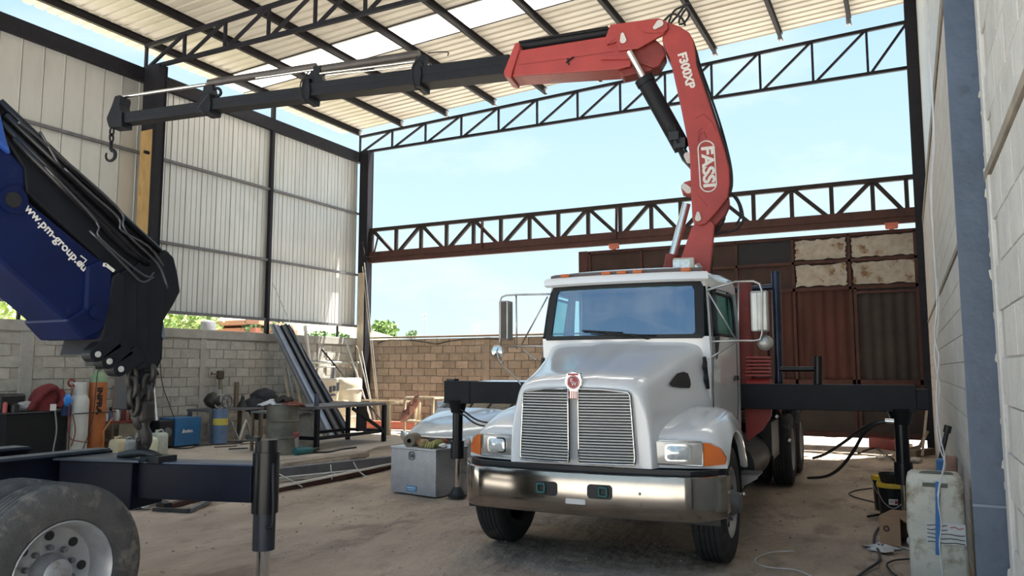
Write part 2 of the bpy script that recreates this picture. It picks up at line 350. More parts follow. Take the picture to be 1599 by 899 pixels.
# ---- back wall of brown blocks, left of the gate
WB = setting('wall_back')
MB().box(((XL-7.15)/2, YB+.10, 1.22), (7.1, .12, 2.42)).build('mortar_core', MORTARD, WB)
bb = block_mesh('block', .388, .195, .14, .007, BRICK); spots = []
for r in range(12):
    x = XL+.15-(.2 if r % 2 else 0)
    while x < -7.3:
        if x > XL and abs(x+10.05) > .16: spots.append((0, (x, YB+.08, .10+.2068*r), 1.0))
        x += .402
lay(WB, spots, bb, 0, 300, 'brick', 'far_bricks', BRICK)
MB().box((-10.05, YB+.075, 1.24), (.16, .17, 2.48)).build('tie_column', mat('brown_concrete', (.25,.2,.155), .9, var=.15, bump=.3), WB, bevel=.008)
MB().box(((XL-7.15)/2, YB+.09, 2.53), (7.1, .16, .05)).build('coping', mat('brown_concrete', (.3,.25,.2)), WB, bevel=.008)
# ---- right wall of pale blocks
WR = setting('wall_right')
MB().box((XR+.076, 10.0, 2.3), (.13, 17.0, 4.6)).build('mortar_core', mat('grey_mortar', (.46,.445,.42), .95, var=.1, bump=.3), WR)
br = block_mesh('block', .394, .206, .14, .003, BLOCKR); spots = []
for r in range(21):
    y = 2.2-(.2 if r % 2 else 0); z = .105+.2125*r+(.05 if r > 11 else 0)
    while y < 18:
        if 2.4 < y < 17.9 and abs(y-4.5) > .3 and abs(y-4.8) > .1: spots.append((abs(y-3.8) if y < 5 else y, (XR+.07, y, z), 1.0))
        y += .402
lay(WR, spots, br, -math.pi/2, 298, 'brick', 'far_bricks', BLOCKR, .15)
MB().box((XR+.065, 10.0, 2.58), (.15, 17.0, .045)).build('bond_beam', mat('brown_stained_joint', (.27,.235,.19), .9, var=.2), WR)
MB().box((XR+.07, 10.0, 4.62), (.16, 17.0, .16)).build('bond_beam', mat('brown_stained_joint', (.27,.235,.19)), WR)
MB().box((XR+.055, 4.72, 2.3), (.13, .20, 4.6)).build('tie_column', BLOCKR, WR, bevel=.006); MB().box((XR+.055, 4.28, 2.3), (.128, .12, 4.6)).build('tie_column', BLOCKR, WR, bevel=.006)
y = 2.4
while y < 18.0:
    mb = MB(); pr = [(y, 0), (y+.40, 0), (y+.41, .03), (y+.43, .03), (y+.44, 0)]
    mb.grid([[V((XR+.10+b, a, z)) for a, b in pr] for z in (4.7, 9.5)]); mb.build('cladding_sheet', SHEET, WR, fix=False); y += .44
MB().beam((XR+.07, 2.4, 5.1), (XR+.07, 18, 5.1), .05, .10).build('girt', STEEL, WR)
# ---- roof
CE = setting('ceiling')
def rz_(x): return 8.72+(x+14.3)*.0505
y = 3.4; i = 0; Y1 = 18.12
while y < Y1-.1:
    ye = min(y+.98, Y1); pr = []
    for r in range(4):
        a = y+(ye-y)*r/4; pr += [(a, 0), (a+.150, 0), (a+.172, .045), (a+.218, .045)]
    pr.append((ye, 0)); pr.sort()
    sky = 13.15 <= y < 14.1
    mb = MB(); mb.grid([[V((x, a, rz_(x)+b)) for a, b in pr] for x in (-14.95, .75)])
    mb.build('translucent_roof_sheet' if sky else 'roof_sheet', FIBRE if sky else ROOFM, CE, fix=False); y += .98; i += 1
PX = [-14.33, -12.83, -11.3, -9.77, -8.26, -6.71, -5.25, -3.8, -2.31, -.86, .45]
PUR = mat('dark_grey_purlin', (.020,.018,.020), .7, 0, var=.2, spec=.2)
for x in PX:
    z = rz_(x)-.09; m = MB(); m.beam((x, 3.4, z), (x, 18.18, z), .012, .17)
    for dz in (.079, -.079): m.beam((x+.035, 3.4, z+dz), (x+.035, 18.18, z+dz), .08, .012)
    m.build('purlin', PUR, CE)
    MB().beam((x+.01, 18.08, z), (x+.01, 18.2, z), .09, .17).build('purlin_end', mat('pale_primer_end', (.33,.33,.35), .6), CE)
m = MB(); m.beam((-14.9, 13.1, rz_(-14.9)-.015), (.6, 13.1, rz_(.6)-.015), .03, .015); m.beam((-14.9, 14.13, rz_(-14.9)-.015), (.6, 14.13, rz_(.6)-.015), .03, .015); m.build('sheet_lap', PUR, CE)
# ---- lattice trusses
def truss(label, Y, x0, x1, xs, zb, zt, pattern, m_, ch, wb, cat='truss', name='roof_truss', chord_m=None, mb_=None):
    t = thing(name, label, cat, (x0, Y, zb(x0)))
    for s in (-1, 1):
        pass
    MB().beam((x0, Y, zt(x0)), (x1, Y, zt(x1)), ch, ch).build('top_chord', m_, t)
    MB().beam((x0, Y, zb(x0)), (x1, Y, zb(x1)), ch, ch*(1.8 if mb_ else 1)).build('bottom_chord', mb_ or m_, t)
    for i, x in enumerate(xs):
        MB().beam((x, Y, zb(x)), (x, Y, zt(x)), wb, wb, (0,1,0)).build('upright', m_, t)
        if i < len(xs)-1:
            a, b = x, xs[i+1]
            up = True if pattern == 'N' else (i % 2 == 1)
            p, q = ((a+.05, zb(a)), (b-.02, zt(b))) if up else ((a+.02, zt(a)), (b-.05, zb(b)))
            MB().beam((p[0], Y, p[1]), (q[0], Y, q[1]), wb, wb, (0,1,0)).build('diagonal', m_, t)
    return t
zt1 = lambda x: 8.50+(x+14.28)*.0365
truss('slender lattice truss closing the back end of the roof above the sky opening', 18.1, -14.28, .36, [-14.26,-13.1,-11.95,-10.77,-9.6,-8.45,-7.3,-6.15,-5.0,-3.87,-2.76,-1.62,-.5,.33], lambda x: 8.02, zt1, 'N', STEEL, .07, .05)
zt2 = lambda x: 8.50+(x+14.25)*.036
truss('lattice roof truss crossing above the black boom, top left of photo', 10.75, -14.25, .36, [-14.22+1.16*i for i in range(13)], lambda x: 8.0, zt2, 'N', STEEL, .075, .055)
0 and truss('x', 3.5, -14.25, .36, [-14.22+1.16*i for i in range(13)], lambda x: 8.0, zt2, 'N', STEEL, .075, .055)
LXS = [-13.8,-12.94,-12.09,-11.25,-10.39,-9.55,-8.7,-7.88,-7.06,-6.21,-5.42,-4.7,-3.87,-3.01,-2.18,-1.35,-.53,.12]
GBX = mat('brown_grey_lattice', (.030,.022,.020), .7, 0, spec=.2, var=.25, scale=5)
gt = truss('heavy brown lattice beam that carries the sliding gate rail', 18.15, -13.9, .3, LXS, lambda x: 4.92, lambda x: 5.66, 'W', GBX, .10, .085, 'beam', 'gate_beam', mb_=RUSTP)
MB().beam((-14.1, 18.17, 4.76), (.3, 18.17, 4.76), .11, .13).build('gate_rail', RUSTP, gt)
for x in (-10.1, -6.3): MB().beam((x, 18.08, 4.85), (x+.02, 18.08, 5.6), .04, .09, (0,1,0)).build('stay', RUSTP, gt)
m = MB()
for p in [(-13.8,18.0,4.7),(-13.75,18.0,5.4),(-13.6,18.0,5.2)]: pass
m.tube([(-13.95,17.9,5.3),(-13.85,17.9,4.85),(-13.55,17.9,4.85),(-13.4,17.9,5.4)], .025, 6).build('hanging_bracket', GBX, gt)
ORANGE = mat('faded_orange_metal', (.50,.13,.08), .6, var=.2)
def roller(x, lab):
    t = thing('gate_roller', lab, 'roller', (x, 18.02, 4.66))
    MB().box((x, 18.05, 4.68), (.26, .08, .05)).build('bracket', ORANGE, t, bevel=.01)
    for d_ in (-.08, .08): MB().cyl((x+d_, 18.02, 4.62), (x+d_, 18.10, 4.62), .045).build('wheel', ORANGE, t, smooth=40)
    MB().box((x, 18.05, 4.61), (.10, .06, .1)).build('hanger', ORANGE, t)
p = at_y(1392, 349, 18.02); roller(p.x, 'orange gate roller near the right end of the gate rail')
p = at_y(958, 383, 18.02); roller(p.x, 'orange gate roller at the left end of gate, above truck roof')
# ---- sliding gate
G = setting('door_1', (0, 0, 0))
GY = 18.33
RUSTS = mat('rusty_corrugated_sheet', (.060,.015,.010), .75, .1, var=.45, scale=1.6, stain=((.055,.05,.047), .60, .9), stretch=(1,1,.35), bump=.2, rand=.1)
RUSTG = mat('grey_brown_sheet', (.035,.026,.023), .75, .1, var=.3, scale=2, stain=((.05,.017,.013), .60, 1.6), bump=.2, rand=.1)
RUSTB = mat('brown_sheet_panel', (.038,.018,.014), .8, .0, var=.35, scale=2.5, stain=((.06,.025,.017), .6, 2), rand=.1)
DKPAN = mat('dark_grey_panel', (.012,.012,.014), .7, .1, var=.25, scale=3)
PALEP = mat('rust_blotched_pale_panel', (.36,.32,.27), .8, var=.25, scale=9, stain=((.16,.09,.045), .53, 4.5), bump=.3)
def pan(x0, x1, z0, z1, m_, corr=0.0, y=GY):
    if corr:
        n = max(8, int((x1-x0)/.055)); row = [(x0+(x1-x0)*i/n, corr*math.cos(i*math.pi/2.0)) for i in range(n+1)]
        mb = MB(); mb.grid([[V((a, y+b, z)) for a, b in row] for z in (z0, z1)]); mb.grid([[V((a, y+b+.006, z)) for a, b in row] for z in (z0, z1)])
        return mb.build('corrugated_panel', m_, G, smooth=180, fix=False)
    return MB().box(((x0+x1)/2, y, (z0+z1)/2), (x1-x0, .012, z1-z0)).build('panel', m_, G)
def bar(x0, z0, x1, z1, w_=.06, y=GY-.03): MB().beam((x0, y, z0), (x1, y, z1), .05, w_, (0,1,0) if False else (0,0,1) if abs(x1-x0) > abs(z1-z0) else (1,0,0)).build('frame_bar', RUSTP, G)
xs = [-7.08, -5.74, -4.87, -3.46, -2.22, -1.06, .30]
cells = [RUSTB, RUSTB, RUSTB, DKPAN, PALEP, PALEP]; cells2 = [RUSTB, RUSTB, RUSTB, RUSTB, PALEP, PALEP]
for i in range(6):
    a, b = xs[i], xs[i+1]
    for (z0, z1, mm) in ((3.99, 4.55, cells[i]), (3.40, 3.99, cells2[i])):
        if mm is PALEP:
            n = 26; outl = []                                      # ragged torn edges
            P = [(a+.06, z0+.06), (b-.06, z0+.06), (b-.06, z1-.06), (a+.06, z1-.06)]
            for s_ in range(4):
                p, q = P[s_], P[(s_+1) % 4]
                for t_ in range(n//2): f_ = t_/(n//2); outl.append(V((p[0]+(q[0]-p[0])*f_+random.uniform(-.022,.022), GY-.05, p[1]+(q[1]-p[1])*f_+random.uniform(-.022,.022))))
            MB().prism(outl, (0, .006, 0)).build('torn_panel', PALEP, G); pan(a, b, z0, z1, RUSTB)
        else: pan(a, b, z0, z1, mm)
for a, b in ((-7.08,-5.74),(-5.74,-4.3),(-4.3,-3.42),(-3.42,-2.61),(-2.61,-2.22),(-2.22,-1.06)): pan(a, b, 1.34, 3.42, RUSTS, .022)
pan(-1.06, .32, 1.34, 3.42, RUSTG, .022)
for a, b in ((-7.08,-5.0),(-5.0,-3.42),(-3.42,-1.06),(-1.06,.32)): pan(a, b, .22, 1.36, RUSTG)
bar(-7.12, 4.56, .34, 4.56, .07); bar(-7.12, 3.99, .34, 3.99); bar(-7.12, 3.39, .34, 3.39, .07); bar(-7.12, 1.36, .34, 1.36, .10); bar(-7.12, .24, .34, .24, .12)
for x in xs[1:-1]: bar(x, 3.39, x, 4.56, .055)
for x in (-7.1, .24): bar(x, .2, x, 4.56, .09)
for x in (-3.42, -2.61, -2.22, -1.06, -.97): bar(x, .24, x, 3.39, .06)
bar(-.95, 3.28, .2, 3.28, .05)
MB().box((-7.25, GY-.02, 2.3), (.24, .12, 4.6)).build('gate_post', RUSTP, G)
# ================================================================== WHITE TRUCK (local frame: origin under the front axle, +x the cab's left side, +y to the rear)
TROT = math.radians(2.3)
T = thing('truck', 'white conventional-cab flatbed truck with chrome bumper and split grille, centre of shed', 'truck', (-2.55, 6.95, 0), TROT)
TI = WM[T.name].inverted()
def tl(px, py, y):                                               # pixel -> truck frame, on the plane y
    c = TI @ CAM; d = TI.to_3x3() @ ray(px, py); return c+d*((y-c.y)/d.y)
def tB(mb, name, m_, parent=T, **k): return mb.build(name, m_, parent, local=True, **k)
def mirror(pts): return [V((-p[0], p[1], p[2])) for p in pts]
# hood
st = [  # y, w top, z top, x at z1.3, x at bottom, bottom z
 (-.835,.52,1.50,.585,.62,.84), (-.832,.528,1.512,.59,.625,.84), (-.80,.555,1.545,.61,.645,.84), (-.66,.575,1.60,.63,.67,.84), (-.45,.595,1.645,.655,.70,.84),
 (-.2,.63,1.70,.70,.73,.84), (.05,.67,1.765,.75,.78,.84), (.3,.71,1.84,.80,.82,.84), (.5,.76,1.915,.85,.87,.84), (.58,.78,1.945,.865,.885,.84)]
rows = []
for y, wt, zt, xm, xb, zb in st:
    crown = .015+.02*(y+.8)
    bow = .055                                                    # the nose bows forward in plan
    def yb(x): return y+(bow*(x/.5)**2 if y < -.6 else bow*(x/.5)**2*max(0, (.0-y)/.6) if y < 0 else 0)
    h = [(0, zt+crown*.2), (wt*.22, zt+crown*.55), (wt*.30, zt+crown*.1), (wt*.62, zt-.005), (wt*.88, zt-.022), (wt+.005, zt-.07), (wt+.03, zt-.16), (xm, 1.28), (xm+.03, 1.08), (xb, zb)]
    half = [V((x, yb(min(x, .6)), z)) for x, z in h]
    rows.append([V((-p.x, p.y, p.z)) for p in half[:0:-1]]+half)
m = MB(); m.grid(rows); n = len(rows[0]); m.f.append(tuple(range(n)))
HOOD = tB(m, 'hood', WHITE, smooth=50, sub=2)
# nose plate: the white grille surround
def nose(x, z, off=0.0): return V((x, -.856+.055*(x/.5)**2-off+(.02 if z > 1.48 else 0), z))
def panel(outline, mp_, rings=(1, .8, .55, .3), thick=None):
    cx = sum(p[0] for p in outline)/len(outline); cy = sum(p[1] for p in outline)/len(outline); n = len(outline); mb = MB(); rws = []
    for k_ in rings: rws.append([mp_(cx+(p[0]-cx)*k_, cy+(p[1]-cy)*k_) for p in outline])
    mb.grid(rws, closed=True); b = len(mb.v); mb.v.append(mp_(cx, cy)); s0 = (len(rings)-1)*n
    mb.f += [(s0+i, s0+(i+1) % n, b) for i in range(n)]
    if thick is not None:
        r = [p+V(thick) for p in rws[0]]; b = len(mb.v); mb.v += r; mb.f += [(i, b+i, b+(i+1) % n, (i+1) % n) for i in range(n)]
    return mb
def dens(ol, k_=5): return [(a[0]+(b[0]-a[0])*i/k_, a[1]+(b[1]-a[1])*i/k_) for a, b in zip(ol, ol[1:]+ol[:1]) for i in range(k_)]
def rrect(x0, z0, x1, z1, r, n=4):
    o = []
    for (cx_, cz_, a) in ((x1-r, z0+r, -90), (x1-r, z1-r, 0), (x0+r, z1-r, 90), (x0+r, z0+r, 180)):
        for i in range(n+1): t = math.radians(a+90*i/n); o.append((cx_+r*math.cos(t), cz_+r*math.sin(t)))
    return o
SLATM = mat('polished_slat', (.74,.73,.70), .4, .1, var=.03)
for s in (-1, 1):
    x0, x1 = sorted((s*.055, s*.47)); ol = [(x0, .90), (x1, .90)] if False else None
    inner, outer = s*.045, s*.485
    pts = [(s*.045,.875),(s*.50,.875),(s*.505,.93),(s*.475,1.43),(s*.455,1.455),(s*.25,1.475),(s*.045,1.48)]
    pts = dens(pts, 5); gr = tB(panel(pts, lambda x, z: nose(x, z, .006), thick=(0,.03,0)), 'grille', BLACK)
    gr['label'] = 'black grille opening with polished slats'
    m = MB(); m.tube([nose(x, z, .022) for x, z in pts], .007, 6, closed=True); tB(m, 'grille_frame', CHROME, gr, smooth=180)
    for i in range(24):
        z = .897+i*.0238; f_ = min(1, max(0, (z-.93)/.5)); xo = .497-.028*f_
        if z > 1.455: xo = .30
        n_ = 5; pp = [nose(s*(.052+(xo-.052)*k_/n_), z, .026) for k_ in range(n_+1)]
        mb = MB(); mb.grid([[p+V((0, dy, dz)) for p in pp] for dy, dz in ((-.004,.0055),(.006,.0065),(.006,-.0065),(-.004,-.0055))], closed=False); tB(mb, 'slat', SLATM, gr, smooth=180)
    m = MB()
    for i in range(30):
        x = s*(.065+i*.0142)
        if abs(x) < .47: m.beam(nose(x, .885, .016), nose(x, 1.455, .016), .0015, .002, (0,1,0))
    tB(m, 'grille_mesh', GREYST, gr)['kind'] = 'stuff'
# emblem
m = MB(); EMB = [(-.045,1.395),(.045,1.395),(.05,1.47),(.07,1.51),(.075,1.555),(.062,1.61),(.0,1.625),(-.062,1.61),(-.075,1.555),(-.07,1.51),(-.05,1.47)]
m.prism([V((x, -.868, z)) for x, z in EMB], (0, .05, 0)); em = tB(m, 'emblem', CHROME, bevel=.006)
REDE = mat('emblem_red', (.38,.02,.035), .35)
m = MB(); m.cyl((0, -.872, 1.535), (0, -.862, 1.535), .057, n=24); tB(m, 'emblem_roundel', REDE, em, smooth=40)
m = MB(); m.tube([V((.050*math.cos(t), -.8735, 1.535+.050*math.sin(t))) for t in [i*math.pi/12 for i in range(24)]], .0028, 6, closed=True); tB(m, 'emblem_ring', CHROME, em, smooth=180)
m = MB()
for x in (-.032,-.016,0,.016,.032): m.box((x, -.871, 1.43), (.008, .006, .065))
m.box((0, -.871, 1.60), (.09, .006, .016)); tB(m, 'emblem_stripes', REDE, em)
text('K', .045, (-.012, -.8745, 1.552), (1,0,0), (0,0,1), LETTER, 'emblem_letter', em, align='CENTER', bold=.001, local=True)
text('W', .045, (.008, -.8745, 1.52), (1,0,0), (0,0,1), LETTER, 'emblem_letter', em, align='CENTER', bold=.001, local=True)
# fenders
def fender(s):
    ys = [-.66,-.645,-.60,-.5,-.35,-.15,.05,.22,.36,.46,.55,.62,.66]
    ztop = [.97,1.04,1.095,1.14,1.185,1.235,1.275,1.30,1.305,1.29,1.24,1.12,1.0]
    rows = []
    for y, z in zip(ys, ztop):
        rr = .60; a = rr*rr-y*y; zl = max(.84 if y < 0 else .72, .5+math.sqrt(a) if a > 0 else 0)
        zl = min(zl, z-.08)
        prof = [(.50, z+.06), (.62, z+.015), (.75, z), (.90, z-.005), (1.03, z-.015), (1.10, z-.05), (1.15, z-.14 if z-.14 > zl+.05 else (z+zl)/2), (1.175, (z-.14+zl)/2 if z-.14 > zl+.05 else zl+.03), (1.18, zl+.015), (1.17, zl), (1.12, zl+.005), (1.09, zl+.04)]
        def yc(x, y=y): f_ = max(0, (x-.45)/.73); return y+max(0, (-.1-y)/.56)*(.20*f_**2.2)-(.0)
        rows.append([V((s*x, yc(x), zz)) for x, zz in prof])
    front = [V((p.x, p.y, .84 if i > 4 else p.z*.0+.84)) for i, p in enumerate(rows[0])]
    rows.insert(0, [V((p.x, p.y+.004, .84)) for p in rows[0][:9]]+[V((p.x, p.y+.03, .84)) for p in rows[0][9:]])
    m = MB(); m.grid(rows); return tB(m, 'fender', WHITE, smooth=60, sub=2)
for s in (-1, 1):
    fd = fender(s)
    # dark wheel housing
    m = MB(); m.grid([[V((s*x, .585*math.cos(math.radians(t)), .5+.585*math.sin(math.radians(t)))) for t in range(-10, 191, 20)] for x in (.55, 1.13)]); m.box((s*.6, 0, .85), (.04, 1.1, .5)); tB(m, 'wheel_housing', BLACK, fd, smooth=60)
def ff(x, z, off=0): f_ = max(0, (abs(x)-.45)/.73); return V((x, -.665+.20*f_**2.2-off, z))
for s in (-1, 1):
    hl = [(s*.60,.875),(s*1.0,.865),(s*1.005,1.045),(s*.99,1.055),(s*.68,1.065),(s*.64,1.05),(s*.60,.93)]
    h = tB(panel(hl, lambda x, z: ff(x, z, .012), thick=(0,.03,0)), 'headlight', ALU, smooth=30); h['label'] = 'rectangular headlight in polished bezel'
    m = MB(); m.tube([ff(x, z, .018) for x, z in hl], .008, 6, closed=True); tB(m, 'bezel', CHROME, h, smooth=180)
    cxh = s*.82
    tB(panel(rrect(cxh-.105,.90,cxh+.105,1.035,.03), lambda x, z: ff(x, z, .024), thick=(0,.02,0)), 'lamp_rim', CHROME, h, smooth=30)
    tB(panel(rrect(cxh-.09,.912,cxh+.09,1.023,.025), lambda x, z: ff(x, z, .030+.02*max(0, 1-((x-cxh)/.09)**2)*max(0, 1-((z-.967)/.056)**2))), 'lamp_lens', LENS, h, smooth=180)
    ts = [(s*1.012,.862),(s*1.165,.875),(s*1.168,.93),(s*1.13,1.0),(s*1.06,1.045),(s*1.012,1.05)]
    o = tB(panel(ts, lambda x, z: ff(x, z, .030-.02*max(0, abs(x)-1.05)/.1), thick=(0,.05,0)), 'turn_signal', AMBER, smooth=30); o['label'] = 'amber corner turn signal'
# bumper
def bump_y(x): return -.90+.075*(x/.9)**2+(.0 if abs(x) < .9 else ((abs(x)-.9)/.28)**2*.26)
rows = []
for i in range(41):
    x = -1.18+2.36*i/40; y = bump_y(x); prof = [(.03,.485),(.0,.455),(-.012,.47),(-.016,.56),(-.016,.74),(-.008,.792),(.02,.80),(.06,.795)]
    rows.append([V((x, y+a, z)) for a, z in prof])
m = MB(); m.grid(rows); bp_ = tB(m, 'bumper', BUMPER, smooth=50); bp_['label'] = 'wide polished steel front bumper'
for s in (-1, 1):
    tB(MB().box((s*1.165, -.42, .625), (.012, .22, .30)), 'bumper_return', BUMPER, bp_)
by = lambda x, z, o_=0: V((x, bump_y(x)-.016-o_, z))
for cx_ in (-.235, .235):
    o = tB(panel(rrect(cx_-.105,.60,cx_+.105,.715,.03), lambda x, z: by(x, z, .004), thick=(0,.01,0)), 'tow_opening', BLACK, bp_)
    q = cx_-.04 if cx_ < 0 else cx_+.03
    m = MB(); m.tube([by(x, z, .016) for x, z in rrect(q-.033,.625,q+.033,.692,.01)], .011, 6, closed=True); tB(m, 'tow_eye', TEAL, bp_, smooth=180)
tB(panel(rrect(-.055,.548,.115,.59,.008), lambda x, z: by(x, z, .010), thick=(0,.012,0)), 'number_plate_bracket', LETTER, bp_)
m = MB()
for x in (.56,.57): m.cyl(by(x, .66 if x == .56 else .575, 0), by(x, .66 if x == .56 else .575, .008), .012, .006, 12)
tB(m, 'bumper_bolt', BUMPER, bp_, smooth=40)
m = MB(); m.grid([[V((x, bump_y(x)+.05+dy, z)) for x in [-1.12+2.24*i/24 for i in range(25)]] for dy, z in ((.03,.79),(.03,.835),(.1,.835))]); tB(m, 'bumper_gap_strip', BLACK)  # black strip filling the dark gap between bumper and hood
tB(MB().box((0, -.45, .43), (1.25, .2, .08)).cyl((-.95, 0, .5), (.95, 0, .5), .06), 'front_axle', BLACK)
# cab
def cabring(z, yf, wf, wr, yr=1.86, n=9, bow=.11, r=.07):
    pts = []
    for i in range(n+1):
        x = -wf+2*wf*i/n; pts.append(V((x*.985, yf+bow*(abs(x)/wf)**2.5-bow+.0, z)))
    pts += [V((wf, yf+.05, z)), V((wf+(wr-wf)*.25, yf+.35, z)), V((wf+(wr-wf)*.6, yf+.75, z)), V((wr, yr-.06, z)), V((wr-.05, yr, z)), V((wr*.4, yr+.01, z)), V((-wr*.4, yr+.01, z)), V((-wr+.05, yr, z)), V((-wr, yr-.06, z)), V((-wf-(wr-wf)*.6, yf+.75, z)), V((-wf-(wr-wf)*.25, yf+.35, z)), V((-wf, yf+.05, z))]
    return pts
CR = [(.80,.66,.86,.96),(1.0,.64,.865,.96),(1.4,.62,.875,.965),(1.80,.60,.885,.965),(1.94,.572,.88,.965),(1.96,.570,.879,.964),(2.20,.625,.86,.955),(2.46,.69,.835,.94),(2.49,.695,.832,.938),(2.55,.70,.825,.93),(2.62,.73,.79,.90)]
rows = [cabring(*a) for a in CR]; rows += [cabring(2.675, .86, .66, .80, 1.80), cabring(2.70, 1.05, .45, .6, 1.6)]
m = MB(); 
n = len(rows[0]); b0 = 0
def open_window(ri, j):                                          # faces left out for the glass
    z0, z1 = rows[ri][0].z, rows[ri+1][0].z
    if 1.95 < z0 and z1 < 2.47:
        if 0 <= j < 9: return True
        if j in (11, ) or j in (18,): return False
        if j in (10, 11, 12) or j in (17, 18, 19): return True
    return False
for ri in range(len(rows)): m.v += rows[ri]
for ri in range(len(rows)-1):
    for j in range(n):
        if not open_window(ri, j): m.f.append((ri*n+j, ri*n+(j+1) % n, (ri+1)*n+(j+1) % n, (ri+1)*n+j))
m.f.append(tuple(range((len(rows)-1)*n, len(rows)*n))); m.f.append(tuple(range(n)))
CAB = tB(m, 'cab', WHITE, smooth=40, bevel=0)
def cf(x, z, off=0):                                              # point on the cab's front face
    for (za, ya, wa, _), (zb_, yb_, wb_, _) in zip(CR, CR[1:]):
        if za <= z <= zb_: f_ = (z-za)/(zb_-za); y = ya+(yb_-ya)*f_; ww = wa+(wb_-wa)*f_; break
    return V((x, y-.11+.11*(abs(x)/ww)**2.5-off, z))
def cs(s, y, z, off=0):                                           # point on the cab's side
    for (za, ya, wa, ra), (zb_, yb_, wb_, rb) in zip(CR, CR[1:]):
        if za <= z <= zb_: f_ = (z-za)/(zb_-za); wf = wa+(wb_-wa)*f_; wr = ra+(rb-ra)*f_; yf = ya+(yb_-ya)*f_; break
    t_ = (y-yf)/(1.8-yf); return V((s*(wf+(wr-wf)*min(1, t_*1.1 if t_ < .4 else t_*.95+.05)+off), y, z))
WO = [(-.80,1.945),(.80,1.945),(.822,1.97),(.80,2.45),(.775,2.50),(-.775,2.50),(-.80,2.45),(-.822,1.97)]
ws = tB(panel([(x*.965, 2.222+(z-2.222)*.94) for x, z in dens(WO, 6)], lambda x, z: cf(x, z, .012), (1,.85,.7,.5,.3,.12)), 'windshield', GLASSW, CAB, smooth=180)
def ring(outer, inner, f_, th=.012):
    mb = MB(); n = len(outer); mb.grid([[f_(*p)+V((0,.0,0)) for p in outer], [f_(*p) for p in inner]], closed=True); return mb
WOD = dens(WO, 8); m = ring([(x*1.005, 2.222+(z-2.222)*1.02) for x, z in WOD], [(x*.905, 2.222+(z-2.222)*.87) for x, z in WOD], lambda x, z: cf(x, z, .02))
m.grid([[cf(x*1.005, 2.222+(z-2.222)*1.02, .02) for x, z in WOD], [cf(x*1.005, 2.222+(z-2.222)*1.02, -.02) for x, z in WOD]], closed=True)
tB(m, 'windshield_gasket', GASKET, CAB, smooth=40)
# dark cabin interior
m = MB(); m.box((0, 1.80, 2.1), (1.7, .03, .9)); m.box((0, .85, 1.86), (1.5, .5, .14)); m.box((-.45, 1.45, 1.85), (.5, .15, .75)); m.box((.45, 1.45, 1.85), (.5, .15, .75)); m.box((0, 1.2, 2.53), (1.6, 1.1, .02))
tB(m, 'cab_interior', mat('dark_interior', (.03,.035,.04), .8), CAB)
m = MB(); m.tube([V((.38+.19*math.cos(t), 1.02-.06*math.sin(t), 1.99+.17*math.sin(t))) for t in [i*math.pi/12 for i in range(24)]], .014, 6, closed=True); tB(m, 'steering_wheel', BLACK, CAB, smooth=180)
# roof cap with visor and marker lamps
rows = []
for z, yo, wf in ((2.505,.0,.845),(2.525,-.035,.865),(2.575,-.03,.865),(2.60,.0,.85)):
    rows.append([V((x, .53+.11*(abs(x)/.85)**2.5+yo, z)) for x in [-wf+2*wf*i/14 for i in range(15)]])
m = MB(); m.grid(rows); m.grid([[V((s_*.865, y, z)) for z in (2.505, 2.6)] for s_ in (1,) for y in (.6, .8)]) if False else None
tB(m, 'roof_visor', WHITE, CAB, smooth=60)
m = MB(); m.grid([[V((x, .55+.11*(abs(x)/.85)**2.5+dy, z)) for x in [-.80+1.6*i/14 for i in range(15)]] for dy, z in ((0,2.598),(.0,2.628),(.12,2.655))]); tB(m, 'marker_lamp_strip', mat('dark_grey_strip', (.10,.08,.08), .6), CAB, smooth=60)
for px, py in ((882,438),(948,434),(972,431.5),(997,430.5),(1070,428)):
    x = tl(px, py, .56).x; y = .535+.11*(abs(x)/.85)**2.5
    m = MB(); m.box((x, y, 2.618), (.10, .05, .036)); o = tB(m, 'marker_lamp', AMBERD, CAB, bevel=.012)
# wipers
for a, b, c in (((-.38,2.03),(.05,2.0),(-.02,1.955)), ((-.16,2.0),(.38,1.965),(.20,1.935))):
    m = MB(); m.tube([cf(a[0], a[1], .035), cf((a[0]+b[0])/2, (a[1]+b[1])/2, .035), cf(b[0], b[1], .035)], .009, 6); m.tube([cf((a[0]+b[0])/2, (a[1]+b[1])/2, .045), cf(c[0]+.1, c[1], .04)], .007, 6)
    m.tube([cf((a[0]+b[0])/2-.15, (a[1]+b[1])/2+.0, .05), cf(c[0]+.12, c[1], .035)], .005, 6)
    tB(m, 'wiper', BLACK, CAB, smooth=180)
